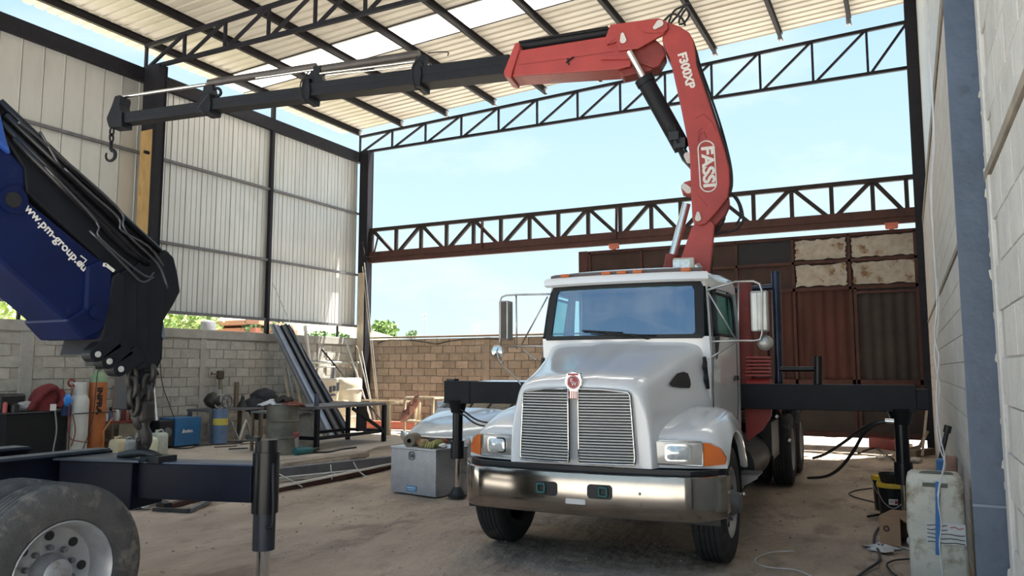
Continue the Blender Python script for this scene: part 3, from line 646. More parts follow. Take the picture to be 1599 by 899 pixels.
# doors
for s in (-1, 1):
    dl = [(.66,1.18),(1.62,1.02),(1.66,1.3),(1.66,2.0),(1.62,2.42),(1.5,2.46),(.80,2.45),(.72,2.40),(.64,1.95),(.63,1.5)]
    wl = [(.72,1.99),(1.55,1.99),(1.575,2.03),(1.56,2.36),(1.50,2.415),(.86,2.41),(.80,2.37)]
    f1 = lambda y, z: cs(s, y, z, .004)
    dd = dens(dl, 1)
    m = MB(); m.tube([cs(s, y, z, .003) for y, z in dens(dl, 4)], .006, 4, closed=True); dr = tB(m, 'door', GREYST, CAB)
    dr['label'] = 'side door outlined by a dark seam'
    g = tB(panel(wl, lambda y, z: cs(s, y, z, .006), (1,.6,.3)), 'side_window', GLASSS, CAB)
    m = MB(); m.tube([cs(s, y, z, .006) for y, z in dens(wl, 4)], .016, 6, closed=True); tB(m, 'window_seal', GASKET, CAB, smooth=180)
    vl = [(.73,1.97),(.92,1.97),(.78,1.74),(.735,1.74)]
    tB(panel(vl, lambda y, z: cs(s, y, z, .008), (1,.5)), 'quarter_window', BLACK, CAB)
    tB(MB().box(cs(s, 1.55, 1.55, .02), (.03, .14, .05)), 'door_handle', BLACK, CAB, bevel=.006)
    # hood details
    il = [(-.25,1.515),(-.2,1.49),(.0,1.475),(.17,1.47),(.21,1.50),(.215,1.55),(.19,1.605),(.10,1.62),(-.05,1.605)]
    def hx(y, z):                                                 # the hood's side surface
        for A_, B_ in zip(st, st[1:]):
            if A_[0] <= y <= B_[0]: f_ = (y-A_[0])/(B_[0]-A_[0]); r_ = [A_[i_]+(B_[i_]-A_[i_])*f_ for i_ in range(6)]; break
        zt_a = r_[2]-.16; return r_[1]+.03+(r_[3]-r_[1]-.03)*(zt_a-z)/(zt_a-1.28)
    tB(panel(dens(il, 2), lambda y, z: V((s*(hx(y, z)+.008), y, z)), (1,.7,.4)), 'air_inlet', BLACK, HOOD, smooth=180)
    m = MB(); pz = [(.49,1.76),(.50,1.70),(.47,1.66),(.51,1.60),(.50,1.55),(.54,1.46)]; m.tube([V((s*(.83+.2*(1.76-z)*.3), y, z)) for y, z in pz], [.02,.025,.03,.022,.028,.02], 6); tB(m, 'hood_latch', BLACK, HOOD)
# mirrors
MIRS = mat('mirror_housing', (.40,.385,.36), .35, .7, var=.15)
def mirror_set(s, top, mir, rnd, lab):
    q = lambda px, py, y=.72: tl(px, py, y)
    mt = tB(MB().tube(top['arm'], .011, 6), 'mirror_arm', ALU, smooth=180)
    for a in top['more']: tB(MB().tube(a, .009, 6), 'mirror_brace', ALU, mt, smooth=180)
    return mt
q = tl
arm = [q(1103,453,.62), q(1148,440,.72), q(1176,439,.76), q(1186,443,.76), q(1190,455,.76), q(1190,520,.76), q(1187,530,.76), q(1177,532,.76), q(1148,532,.72), q(1103,533,.62)]
MR = mirror_set(1, {'arm': arm, 'more': [[q(1105,455,.62), q(1151,533,.73)], [q(1151,533,.73), q(1105,561,.6)], [q(1153,440,.73), q(1153,532,.73)]]}, None, None, '')
c0, c1_ = q(1172,455,.82), q(1202,518,.82)
tB(MB().box(((c0.x+c1_.x)/2, .80, (c0.z+c1_.z)/2), (c1_.x-c0.x, .08, c0.z-c1_.z)), 'mirror_housing', MIRS, MR, bevel=.02)
a_, b_ = q(1174,458,.75), q(1183,516,.75); tB(MB().box(((a_.x+b_.x)/2, .752, (a_.z+b_.z)/2), (b_.x-a_.x, .012, a_.z-b_.z)), 'mirror_pale_strip', mat('pale_mirror_edge', (.75,.76,.72), .3), MR)  # thin pale strip on the face of the mirror housing
c = q(1195,535,.8); m = MB(); m.lathe([(0,-.035),(.04,-.03),(.068,-.012),(.075,.0),(.07,.012),(0,.012)], c, (0,1,0), 24); tB(m, 'round_mirror', MIRS, MR, smooth=50)
arm = [q(858,459,.62), q(805,460,.72), q(790,461,.76), q(783,464,.76), q(780.5,472,.76), q(780.5,530,.76), q(781,540,.76)]
ML = mirror_set(-1, {'arm': arm, 'more': [[q(855,463,.62), q(815,537,.73)], [q(806,460,.73), q(807,545,.73)], [q(788,541,.76), q(856,540,.62)], [q(815,545,.73), q(838,562,.6)]]}, None, None, '')
c0, c1_ = q(782,470,.78), q(796,530,.78)
tB(MB().box(((c0.x+c1_.x)/2, .80, (c0.z+c1_.z)/2), (c1_.x-c0.x, .14, c0.z-c1_.z)), 'mirror_housing', MIRS, ML, bevel=.012)
a_, b_ = q(781,471,.7), q(788,528,.7); tB(MB().box(((a_.x+b_.x)/2, .722, (a_.z+b_.z)/2), (b_.x-a_.x, .012, a_.z-b_.z)), 'mirror_dark_strip', mat('dark_brown_mirror_back', (.07,.05,.045), .5), ML)  # thin dark brown strip on the mirror housing's face
c = q(775,549,.62); m = MB(); m.lathe([(0,.0),(.05,.004),(.072,.012),(.078,.022),(.07,.035),(0,.05)], c, (0,1,0), 28); tB(m, 'round_mirror', CHROME, ML, smooth=50)
m = MB(); m.tube([c+V((0,.01,-.0)), q(779,562,.45), q(790,576,.3), q(808,592,.1), q(813,600,.0)], .008, 6); m.box(q(783,566,.4), (.03,.02,.04)); tB(m, 'mirror_stalk', ALU, ML, smooth=180)
# wheels
def wheel(c, s, name, parent, tm, rm, R=.5, wd=.28, dish=.05, holes=10, local=True, front=True):
    c = V(c); ax = V((s, 0, 0)); h = wd/2
    pr = [(.29,-h*.75),(.31,-h*.95),(.40,-h),(.465,-h*.93),(.49,-h*.8)]
    for k_ in range(5):
        a0 = -h*.72+k_*(h*1.44/5); a1 = a0+h*1.44/5; g_ = .008
        pr += [(.5, a0), (.5, a1-g_), (.487, a1-g_*.9), (.487, a1)] if k_ < 4 else [(.5, a0), (.5, a1)]
    pr += [(.49,h*.8),(.465,h*.93),(.40,h),(.31,h*.95),(.29,h*.75)]; pr = [(a*R/.5, b) for a, b in pr]
    t_ = MB().lathe(pr, c, ax, 56).build(name, tm, parent, local=local, smooth=35)
    rp = [(.285,h*.80),(.30,h*.90),(.292,h*.93),(.275,h*.78),(.262,h*.3),(.255,h*.2 if not front else h*.55)]
    rp += ([(.20,h*.62),(.13,h*.68),(.125,h*.7)] if front else [(.25,-.02),(.21,-.035),(.15,-.04),(.14,-.035)])
    rp += [(0, rp[-1][1])]
    rim = MB().lathe([(a*R/.5, b) for a, b in rp], c, ax, 40).build('rim', rm, t_, local=local, smooth=35)
    zr = (h*.61 if front else -.033); m = MB()
    for k_ in range(holes):
        a = 2*math.pi*k_/holes; p = c+V((0, math.cos(a)*.205, math.sin(a)*.205))*(R/.5)+ax*zr; m.cyl(p-ax*.01, p+ax*.006, .027, n=10)
    m.build('hand_hole', BLACK, t_, local=local)['kind'] = 'stuff'
    m = MB(); z0 = rp[-2][1]
    m.lathe([(.11,z0),(.105,z0+.05),(.09,z0+.075),(.085,z0+.10),(.06,z0+.115),(0,z0+.118)], c, ax, 24).build('hub', GREYST if front else RIM, t_, local=local, smooth=40)
    m = MB()
    for k_ in range(10):
        a = 2*math.pi*(k_+.5)/10; p = c+V((0, math.cos(a)*.14, math.sin(a)*.14))+ax*z0; m.cyl(p, p+ax*.035, .016, n=6)
    m.build('wheel_nuts', GREYST, t_, local=local)['kind'] = 'stuff'
    return t_
for s in (-1, 1):
    wt_ = wheel((s*1.0, 0, .5), s, 'front_wheel', T, TYRE, RIM)
    if s == 1: MB().cyl((1.14, .02, .57), (1.22, .02, .57), .012, n=10).ico((1.225, .02, .57), .02, 2).build('valve_cap', CHROME, wt_, local=True, smooth=180)
    for yy in (4.95, 6.35):
        wheel((s*1.08, yy, .5), s, 'rear_wheel', T, TYRE, RIM, front=False); wheel((s*.76, yy, .5), s, 'inner_rear_wheel', T, TYRE, RIM, front=False)
m = MB()
for s in (-1, 1): m.box((s*.42, 3.3, .86), (.09, 7.6, .25))
for y in (1.0, 2.4, 3.8, 5.0, 6.4): m.box((0, y, .85), (.8, .10, .2))
m.cyl((-.9, 4.95, .5), (.9, 4.95, .5), .09); m.cyl((-.9, 6.35, .5), (.9, 6.35, .5), .09); tB(m, 'chassis_frame', BLACK)
m = MB(); m.box((0, 5.3, 1.22), (2.3, 5.2, .14)); m.box((0, 7.9, 1.1), (2.3, .1, .3)); tB(m, 'flatbed', BLACKG)
m = MB(); m.cyl((.86, 1.5, .62), (.86, 2.9, .62), .27, n=20); m.box((.9, 3.6, .75), (.45, .7, .45)); tB(m, 'fuel_tank', BLACK, smooth=40)
m = MB(); m.cyl((-.86, 1.2, .62), (-.86, 2.4, .62), .27, n=20); tB(m, 'fuel_tank', BLACK, smooth=40)
m = MB(); m.box((1.12, 1.25, .60), (.20, .26, .02)); m.prism([(1.02,1.12,.61),(1.02,1.38,.61),(1.02,1.3,.44),(1.02,1.2,.44)], (.02,0,0)); m.prism([(1.02,1.12,.61),(1.22,1.12,.61),(1.2,1.12,.56),(1.03,1.12,.46)], (0,.015,0)); tB(m, 'cab_step', ALU)
for s in (-1, 1): tB(MB().box((s*1.0, 3.2, .80), (.3, .6, .4)), 'side_box', BLACK)
for px, py, y in ((1218,627,3.0),(1213,650,2.6),(1233,687,3.0),(1250,626,3.6)):
    p = q(px, py, y); tB(MB().box(p, (.03, .02, .035), Matrix.Rotation(.5, 3, 'Y')), 'chassis_fitting', ALU)
# tube rack behind the cab
m = MB(); a = q(1211,424,2.62); b = q(1216,600,2.62); m.cyl(a, b, .052, n=16); c = q(1212,447,2.62); m.tube([c, V((c.x-.35, 2.62, c.z-.02)), V((.2, 2.62, c.z-.03))], .035, 12); m.tube([V((a.x-.11, 2.60, c.z-.05)), V((a.x-.11, 2.60, b.z))], .014, 8)
tB(m, 'headache_rack', mat('blue_black_tube', (.03,.04,.07), .2, .5, var=.2), smooth=40)
# ================================================================== RED CRANE
CRX = thing('loader_crane', 'red folding loader crane with long black telescopic boom, mounted behind the white cab', 'crane', (-2.64, 9.0, 0), TROT)
CI = WM[CRX.name]
P0 = V((-2.6, 9.1, 0)); U = V((-.98, -.2, 0)).normalized(); NRM = V((.2, -.98, 0)).normalized()
def cp(px, py, off=0.0): return at_p(px, py, P0+NRM*off, NRM)        # boom plane; off = towards the viewer
def plate(pix, off, th): return MB().prism([cp(x, y, off) for x, y in pix], -NRM*th)
# base, column, outriggers
T2 = WM[T.name]
def tw(x, y, z): return T2 @ V((x, y, z))
m = MB()
def wb(mb, c, d): return mb.box(tw(*c), d, Matrix.Rotation(TROT, 3, 'Z'))
wb(m, (.0,2.1,1.20), (1.5,.5,.5)); m.build('crane_base', DRED, CRX, bevel=.02)
m = MB(); wb(m, (0.05,1.97,1.345), (5.25,.24,.27)); ob = m.build('outrigger_beam', CRBLACK, CRX, bevel=.006)
MB_ = MB(); wb(MB_, (2.62,1.97,1.335), (.35,.19,.21)); MB_.build('beam_end', CRBLACK, CRX, bevel=.01)
MB_ = MB(); wb(MB_, (-2.59,1.97,1.345), (.38,.26,.29)); MB_.build('beam_end', CRBLACK, CRX, bevel=.01)
m = MB(); wb(m, (-2.70,1.93,1.50), (.12,.12,.03)); m.build('beam_cap', BLACK, CRX)
def leg(x, y, lab, zt=1.24, zc=.62, zf=0.0, full=True):
    m = MB(); m.cyl(tw(x,y,zc+.02), tw(x,y,zt), .066, n=24); m.cyl(tw(x,y,zt-.16), tw(x,y,zt), .085, .13, n=24); l = m.build('outrigger_leg', BLACKG, CRX, smooth=40); l['label'] = lab
    MB().cyl(tw(x,y,zc-.12), tw(x,y,zc+.1), .088, n=24).build('collar', BLACKG, l, smooth=40)
    MB().cyl(tw(x,y,zf+.1), tw(x,y,zc-.1), .036, n=20).build('chrome_rod', CHROME, l, smooth=40)
    MB().cyl(tw(x,y,zf+.02), tw(x,y,zf+.045), .125, n=24).cyl(tw(x,y,zf+.045), tw(x,y,zf+.14), .10, .05, n=24).build('foot', BLACK, l, smooth=40)
    return l
l1 = leg(-2.62, 1.93, 'black outrigger leg standing beside the aluminium toolbox'); l2 = leg(2.53, 1.95, 'black outrigger leg by the black pails', 1.24, .60)
for dz in (0, .05): MB().tube(curve([tw(-2.57,1.88,1.13-dz), tw(-2.48,1.85,1.10-dz), tw(-2.2,1.82,.98-dz), tw(-1.6,1.85,.95)]), .012, 6).build('hydraulic_hose', BLACK, CRX, smooth=180)
hs = [at_y(1395,657,8.6), at_y(1375,658,8.7), at_y(1345,670,8.9), at_y(1318,690,9.6), at_y(1290,708,10.5), at_y(1270,715,11.5)]
MB().tube(curve(hs), .018, 8).build('hydraulic_hose', BLACK, CRX, smooth=180)
hs = [at_y(1395,659,8.6), at_y(1372,660,8.6), at_y(1350,675,8.7), at_y(1332,705,8.9), at_y(1310,732,9.2), at_y(1288,744,9.8), at_y(1262,746,10.8)]
MB().tube(curve(hs), .018, 8).build('hydraulic_hose', BLACK, CRX, smooth=180)
MB().cyl(at_y(1382,657,8.6), at_y(1396,658,8.6), .028).build('hose_coupling', CHROME, CRX, smooth=40)
m = MB(); a = at_y(1277,556,9.0); b = at_y(1277,600,9.0); m.cyl(a, b, .045); m.build('guard_post', BLACKG, CRX, smooth=40)
m = MB(); m.cyl(at_y(1218,576,9.0), at_y(1272,576,9.0), .028); m.build('guard_rail', BLACKG, CRX, smooth=40)
# red tank, valve bank and support beside the cab
m = MB(); wb(m, (1.0,2.15,1.95), (.12,.3,1.35)); m.build('support_post', DRED, CRX, bevel=.01)
m = MB(); a = at_y(1168,605,9.05); b = at_y(1204,605,9.05); m.cyl(a, b, .115, n=20); m.build('oil_tank', RED, CRX, smooth=40)
m = MB()
for i in range(6):
    a = at_y(1166,558+i*5.5,9.0); b = at_y(1204,558+i*5.5,9.0); m.beam(a, b, .14, .022)
    if i < 5: MB().beam(at_y(1168,560.5+i*5.5,9.05), at_y(1202,560.5+i*5.5,9.05), .08, .02).build('valve_section', DRED, CRX)
m.build('valve_bank', RED, CRX, bevel=.003)
m = MB(); m.prism([at_y(x, y, 9.0) for x, y in ((1162,626),(1200,622),(1206,628),(1204,650),(1190,672),(1166,690))], (0,.05,0)); m.build('base_bracket', RED, CRX)
# column and main boom
m = plate([(1066,395),(1080,355),(1092,340),(1112,345),(1116,352),(1108,432),(1052,432)], .13, .26); m.build('column', RED, CRX, bevel=.012)
m = plate([(1052,425),(1108,425),(1112,600),(1030,600)], .16, .34); m.build('column_base', RED, CRX, bevel=.012)
m = plate([(1118,322),(1138,300),(1140,318),(1132,336),(1117,352),(1110,362),(1104,352)], .10, .24); m.build('column_head', DRED, CRX, bevel=.01)
MAIN = [(1028,31),(1042,34),(1060,40),(1076,50),(1083,62),(1086,82),(1088,102),(1101,140),(1116,185),(1130,228),(1139,262),(1140,285),(1137,308),(1120,330),(1102,350),(1093,352),(1085,349),(1081,340),(1079,300),(1077,240),(1071,205),(1062,160),(1052,115),(1047,92),(1040,78),(1034,62),(1036,45)]
m = plate(MAIN, .17, .34); mbm = m.build('main_boom', RED, CRX, bevel=.015); mbm['label'] = 'red main boom, nearly upright, with white lettering'
m = plate([(1083,62),(1089,80),(1091,100),(1104,138),(1120,186),(1134,228),(1143,262),(1144,290),(1140,305),(1136,280),(1130,228),(1101,140),(1086,90)], .08, .16); m.build('hose_guard', mat('brown_black', (.03,.02,.018), .6), mbm)
# lettering plane (front face of the main boom)
def cpt(px, py): return cp(px, py, .174)
a, b = cpt(1061,84), cpt(1079,152); u_ = b-a; up_ = cpt(1074,80)-cpt(1054,84)
text('F300XP', (cpt(1060,84)-cpt(1078,80)).length*1.02, cpt(1064,82.5), u_, up_, LETTER, 'boom_model_lettering', mbm, bold=.006, depth=.003, sx=1.03)
a, b = cpt(1103,228), cpt(1107,292); u_ = b-a; up_ = cpt(1113,228)-cpt(1093,229)
text('FASSI', .185, cpt(1103,228), u_, up_, LETTER, 'maker_lettering', mbm, bold=.007, depth=.003, sx=1.18)
uu = u_.normalized(); vv = (up_-uu*up_.dot(uu)).normalized(); cc = cpt(1104.5,259.5); Lh = .305; Wh = .092; pts = []
for i in range(25):
    t = math.pi*i/24; pts.append(cc+uu*(Lh-Wh+Wh*math.sin(t))+vv*Wh*math.cos(t))
for i in range(25):
    t = math.pi*i/24; pts.append(cc-uu*(Lh-Wh+Wh*math.sin(t))-vv*Wh*math.cos(t))
MB().tube(pts, .009, 6, closed=True).build('maker_outline', LETTER, mbm, smooth=180)
def blob(px, py, px2, py2, r0, r1, parent, off=.178, name='pin_cover'):
    a = cp(px, py, off); b = cp(px2, py2, off); ax_ = (b-a).normalized(); sd = ax_.cross(NRM).normalized(); pts = []
    for i in range(9): t = -math.pi/2+math.pi*i/8; pts.append(b+ax_*r1*math.cos(t)+sd*r1*math.sin(t))
    for i in range(9): t = math.pi/2+math.pi*i/8; pts.append(a+ax_*r0*math.cos(t)+sd*r0*math.sin(t))
    MB().prism(pts, NRM*.012).build(name, mat('pale_pin_cover', (.62,.58,.55), .5, var=.1), parent)
blob(1090,333,1090,341,.018,.035,mbm)
for pts in ([(1096,200),(1091,206),(1090,220),(1092,222),(1094,208),(1100,206),(1103,215)],[(1086,185),(1098,178),(1112,190),(1118,205)],[(1091,305),(1104,322)]):
    MB().tube([cp(x, y, .172) for x, y in pts], .004, 4).build('weld_line', DRED, mbm)
# lifting ram (chrome) on the left of the column
m = MB(); a = cp(1072,318,0); b = cp(1050,402,0); m.cyl(a, b, .05, n=20); m.build('lift_ram_rod', CHROME, CRX, smooth=40)
MB().cyl(cp(1051,398,0), cp(1042,440,0), .085, n=20).build('lift_ram_barrel', DRED, CRX, smooth=40)
m = plate([(1079,281),(1068,284),(1063,292),(1066,302),(1080,305)], .08, .16); m.build('ram_lug', RED, CRX, bevel=.01)
blob(1068,291,1075,297,.035,.04,CRX,.09)
# knuckle ram (black)
MB().cyl(cp(982,80,.25), cp(1009,129,.14), .042, n=20).build('knuckle_ram_rod', CHROME, CRX, smooth=40)
m = MB(); m.cyl(cp(1006,124,.14), cp(1066,232,0), .105, n=24); m.cyl(cp(1005,122,.145), cp(1010,131,.135), .118, n=24); k_ = m.build('knuckle_ram_barrel', CRBLACK, CRX, smooth=40)
m = MB(); m.tube(curve([cp(1022,140,.11), cp(1034,165,.13), cp(1050,190,.13), cp(1058,212,.12), cp(1070,236,.1)]), .012, 6); m.tube(curve([cp(1030,165,.12), cp(1046,205,.14), cp(1058,222,.14), cp(1064,216,.12)]), .012, 6); m.box(cp(1053,213,.12), (.12,.08,.1)); m.box(cp(1062,224,.1), (.14,.08,.12)); m.build('ram_hose', BLACK, CRX, smooth=60)
m = plate([(1048,212),(1066,222),(1076,240),(1079,262),(1064,246)], .07, .14); m.build('ram_foot_lug', CRBLACK, CRX)
blob(1073,243,1076,251,.04,.035,CRX,.08)
# knuckle link plates at the top
m = plate([(953,38),(1028,28),(1041,33),(1044,42),(1038,52),(996,76),(966,79),(961,60),(948,70),(944,62)], .21, .05); m.build('link_plate', RED, CRX, bevel=.01)
m = plate([(953,38),(1028,28),(1041,33),(1044,42),(1038,52),(996,76),(966,79),(961,60)], -.18, .05); m.build('link_plate', RED, CRX, bevel=.01)
m = plate([(992,35),(1030,28.5),(1041,33),(1043,44),(1036,51),(1010,51),(1002,48)], .225, .015); m.build('link_cover', RED, CRX, bevel=.004)
blob(1023,43,1030,37,.025,.045,CRX,.235); blob(972,54,973,63,.02,.04,CRX,.215)
m = plate([(985,75),(1000,68),(1022,60),(1036,72),(1040,85),(1030,103),(1020,106),(990,96)], .13, .26); m.build('knuckle_body', DRED, CRX, bevel=.02)
m = plate([(966,92),(1010,88),(1024,98),(1018,110),(972,120),(966,112)], .10, .22); m.build('knuckle_lower', DRED, CRX, bevel=.02)
# outer boom: red housing
m = plate([(808,79),(945,57),(962,62),(975,78),(985,80),(985,103),(965,108),(812,118),(800,120)], .17, .36); rb_ = m.build('outer_boom_housing', RED, CRX, bevel=.012)
m = plate([(804,67),(811,66),(812,74),(800,112),(798,121),(788,120),(786,112)], .20, .42); m.build('boom_collar', RED, rb_, bevel=.014)
m = MB(); m.tube([cp(810,101,.173), cp(880,92,.173), cp(960,80,.173)], .003, 4); m.build('weld_line', DRED, rb_)
m = plate([(938,88),(985,86),(985,92),(938,93)], .20, .03); m.build('rib', RED, rb_); m = plate([(945,62),(958,55),(968,62),(955,68),(948,69)], .20, .03); m.build('lug', RED, rb_)
m = MB(); m.tube([cp(884,98,.18), cp(890,93,.18), cp(896,89,.18)], .012, 5); m.tube([cp(886,91,.18), cp(888,101,.18)], .010, 5); m.build('hose_clip', BLACK, rb_)
m = MB(); m.tube([cp(860,122,0), cp(861,128,0), cp(876,127,0), cp(877,120,0)], .006, 5); m.build('wire_loop', ALU, rb_)
m = MB(); m.cyl(cp(812,73,-.05), cp(950,50,-.05), .075, n=16); m.build('extension_ram', CRBLACK, CRX, smooth=40)
m = MB(); m.cyl(cp(812,65,.05), cp(952,44,.05), .012, n=8); m.build('return_pipe', CRBLACK, CRX, smooth=40)
# telescopic sections: pixel lines top-left, top-right, bottom-right, bottom-left, thickness
secs = [((648,104),(795,84),(795,113),(648,130),.30,.13),((476,130),(652,106),(652,130),(476,150),.26,.11),((316,155),(480,134),(480,153),(316,172),.22,.09),((182,176.5),(322,157),(322,174),(182,193),.18,.07)]
for i, (a, b, c, d, th, off) in enumerate(secs):
    m = plate([a, b, c, d], off, th); s_ = m.build('telescopic_section', CRBLACK, CRX, bevel=.008)
    m = MB(); m.tube([cp((a[0]+d[0])/2, a[1]*.55+d[1]*.45, off+.003), cp((b[0]+c[0])/2, b[1]*.55+c[1]*.45, off+.003)], .004, 4); m.build('weld_line', BLACK, s_)
def collar(px, yt, yb_, wd, th, off, sl=-.13):
    m = plate([(px-wd, yt+.13*wd), (px+wd, yt-.13*wd), (px+wd+2, (yt+yb_)/2), (px+wd, yb_-.13*wd), (px-wd, yb_+.13*wd), (px-wd-2, (yt+yb_)/2)], off, th); return m.build('section_collar', CRBLACK, CRX, bevel=.01)
collar(651,95,134,5,.36,.16); collar(477,122,156,5,.31,.14); collar(320,146,176,7,.27,.12)
for px, y0, y1, y2 in ((653,88,112,143),(479,112,135,163),(321,150,165,182)):
    MB().tube(curve([cp(px+3,y0,.17), cp(px-8,y0+14,.17), cp(px-10,y1+6,.17), cp(px-6,y2-8,.17), cp(px+4,y2-2,.10)]), .010, 5).build('hose_loop', BLACK, CRX, smooth=180)
m = plate([(318,134),(331,132),(334,148),(330,158),(314,160)], .06, .10); m.build('ram_bracket', CRBLACK, CRX)
m = MB(); m.tube([cp(338+7*math.cos(t), 144+6.5*math.sin(t), .02) for t in [i*math.pi/8 for i in range(16)]], .022, 6, closed=True); m.build('lifting_eye', CRBLACK, CRX, smooth=180)
m = plate([(490,103),(501,102),(499,112),(505,128),(488,130),(486,122),(480,130),(478,124)], .07, .12); m.build('ram_bracket', CRBLACK, CRX)
m = plate([(650,88),(664,85),(661,100),(652,106),(643,108)], .08, .14); m.build('ram_bracket', CRBLACK, CRX)
MB().cyl(cp(186,152,0), cp(322,132,0), .026, n=14).build('tip_ram_rod', CHROME, CRX, smooth=40)
RAMB = mat('brown_grey_ram', (.07,.06,.058), .45, .2, var=.2)
MB().cyl(cp(326,130,0), cp(494,104,0), .055, n=16).build('tip_ram_barrel', RAMB, CRX, smooth=40)
MB().cyl(cp(400,122,.06), cp(490,109,.06), .018, n=12).build('tip_ram_pipe', CHROME, CRX, smooth=40)
MB().cyl(cp(498,109,0), cp(655,85,0), .06, n=16).build('middle_ram_barrel', RAMB, CRX, smooth=40)
MB().cyl(cp(500,115,.06), cp(650,96,.06), .020, n=12).cyl(cp(505,118,.0), cp(645,103,.0), .012, n=8).build('middle_ram_rod', CHROME, CRX, smooth=40)
MB().tube(curve([cp(668,83,.0), cp(690,81,.0), cp(700,82,.0), cp(699,87,.0)]), .008, 5).build('pipe_end', CRBLACK, CRX, smooth=180)
m = plate([(179,150),(187,148),(188,153),(186,163),(190,175),(190,197),(170,199),(167,190),(166,184),(174,165)], .11, .22); m.build('boom_tip', CRBLACK, CRX, bevel=.008)
def chain_hook(top, parent, sc_=1.0, links=2, ax=None, hookm=CRBLACK, nm='hook'):
    top = V(top); ax = ax or U; z = top.z
    for i in range(links):
        c = top-V((0,0,.055*sc_+i*.085*sc_)); d = ax if i % 2 == 0 else ax.cross(V((0,0,1)))
        MB().tube([c+d*.030*sc_*math.cos(t)+V((0,0,1))*.055*sc_*math.sin(t) for t in [k*math.pi/8 for k in range(16)]], .013*sc_, 6, closed=True).build('chain_link', hookm, parent, smooth=180)
    b = top-V((0,0,.055*sc_+links*.085*sc_)); pts = [b+V((0,0,.03*sc_)), b-V((0,0,.06*sc_))]
    c = b-V((0,0,.15*sc_)); pts += [c+ax*(-.02*sc_)+V((0,0,.06*sc_))]
    for k in range(11):
        t = math.radians(60-k*27); pts.append(c+(-ax)*(.075*sc_*math.cos(t))+V((0,0,1))*(.075*sc_*math.sin(t)))
    MB().tube(pts, [.022*sc_, .024*sc_, .024*sc_]+[(.028-.0016*k)*sc_ for k in range(11)], 8).build(nm, hookm, parent, smooth=180)
chain_hook(cp(175,199,0), CRX, 1.15)
# hoses at knuckle and beside the column
for pts in ([(1044,36),(1052,18),(1066,10),(1074,8)],[(1046,38),(1058,24),(1070,8),(1078,5)],[(1060,36),(1062,28),(1072,14),(1076,24),(1068,36),(1060,38)],[(1036,33),(1050,22),(1064,28),(1070,40)]):
    MB().tube(curve([cp(x, y, -.05) for x, y in pts]), .014, 6).build('knuckle_hose', BLACK, CRX, smooth=180)
for pts in ([(1140,300),(1150,308),(1158,325),(1160,345),(1150,358),(1136,362),(1118,366),(1108,378),(1106,430)],[(1142,302),(1153,318),(1156,338),(1148,352)],[(1132,340),(1126,352),(1110,368),(1102,395),(1100,430)],[(1126,338),(1118,330),(1112,345),(1124,356),(1108,372),(1112,400),(1110,430)],[(1088,82),(1094,105),(1110,150),(1128,205),(1141,258),(1143,290),(1138,305)]):
    MB().tube(curve([cp(x, y, -.10) for x, y in pts]), .014, 6).build('column_hose', BLACK, CRX, smooth=180)
# work lamp on the cab guard
wl_ = thing('work_lamp', 'boxy pale work lamp on top of the white cab, by the red column', 'lamp', cp(1068,420,.35))
m = MB(); c = cp(1068,413,.35); m.box(c, (.235,.12,.145), Matrix.Rotation(.2, 3, 'Z')); m.build('lamp_body', mat('pale_dusty_lamp', (.62,.60,.50), .5, var=.2), wl_, bevel=.01)
m = MB(); m.box(c+V((-.015,-.063,0)), (.19,.006,.10), Matrix.Rotation(.2, 3, 'Z')); m.build('lamp_lens', LENS, wl_)
m = MB(); m.cyl(cp(1086,414,.35), cp(1092,421,.35), .05, n=16); m.build('lamp_knob', ALU, wl_, smooth=40)
MB().cyl(c-V((0,0,.07)), V((c.x, c.y, 2.69)), .015).build('lamp_stem', BLACK, wl_)
# ================================================================== SECOND TRUCK (left edge) AND BLUE CRANE
T2_ = thing('truck', 'dark blue truck chassis at left edge, only a rear wheel and frame in view', 'truck', (-5.4, 2.8, 0))
wc_ = at_d(96, 893, 4.35)
for s in (1,):
    wheel((-4.37, 2.86, .50), 1, 'rear_wheel', T2_, TYREG, RIM, R=.50, wd=.27, holes=8, local=False, front=False)
    wheel((-4.70, 2.86, .50), 1, 'inner_rear_wheel', T2_, TYREG, RIM, R=.50, wd=.27, holes=8, local=False, front=False)
for x in (-6.9, -7.23): wheel((x, 2.86, .50), -1, 'rear_wheel', T2_, TYREG, RIM, R=.50, wd=.27, holes=8, local=False, front=False)
MB().cyl((-7.0, 2.86, .50), (-4.6, 2.86, .50), .08, n=16).build('axle', BLACK, T2_, smooth=40)
for x, ye in ((-5.78, 4.2), (-6.5, 4.0)):
    m = MB()
    for dz in (.13, -.13): m.beam((x, 1.4, .86+dz), (x, ye, .86+dz), .11, .02)
    m.beam((x, 1.4, .86), (x, ye, .86), .02, .26); m.build('frame_rail', BLUEDK, T2_)
for y in (1.9, 3.3, 3.85): MB().beam((-6.5, y, .86), (-5.78, y, .86), .12, .2).build('cross_member', BLUEDK, T2_)
MB().beam((-5.76, 2.0, 1.01), (-5.76, 4.15, 1.01), .16, .02).build('top_plate', mat('scuffed_blue_grey_plate', (.06,.075,.10), .4, .3, var=.3), T2_)
MB().beam((-6.5, 2.0, 1.01), (-6.5, 3.95, 1.01), .2, .02).build('top_plate', MATS['scuffed_blue_grey_plate'], T2_)
BC = thing('loader_crane', 'blue loader crane with black folded extensions and chain hook, top left of photo', 'crane', (-5.4, 4.3, .9))
BX = -5.2
def bx_(px, py, off=0.0): return at_x(px, py, BX+off)
def bplate(pix, off, th): return MB().prism([bx_(x, y, off) for x, y in pix], (-th, 0, 0))
OD = V((.966, .259, 0)); OA = V((-5.13, 4.06, .80)); RB = Matrix.Rotation(math.atan2(OD.y, OD.x), 3, 'Z')
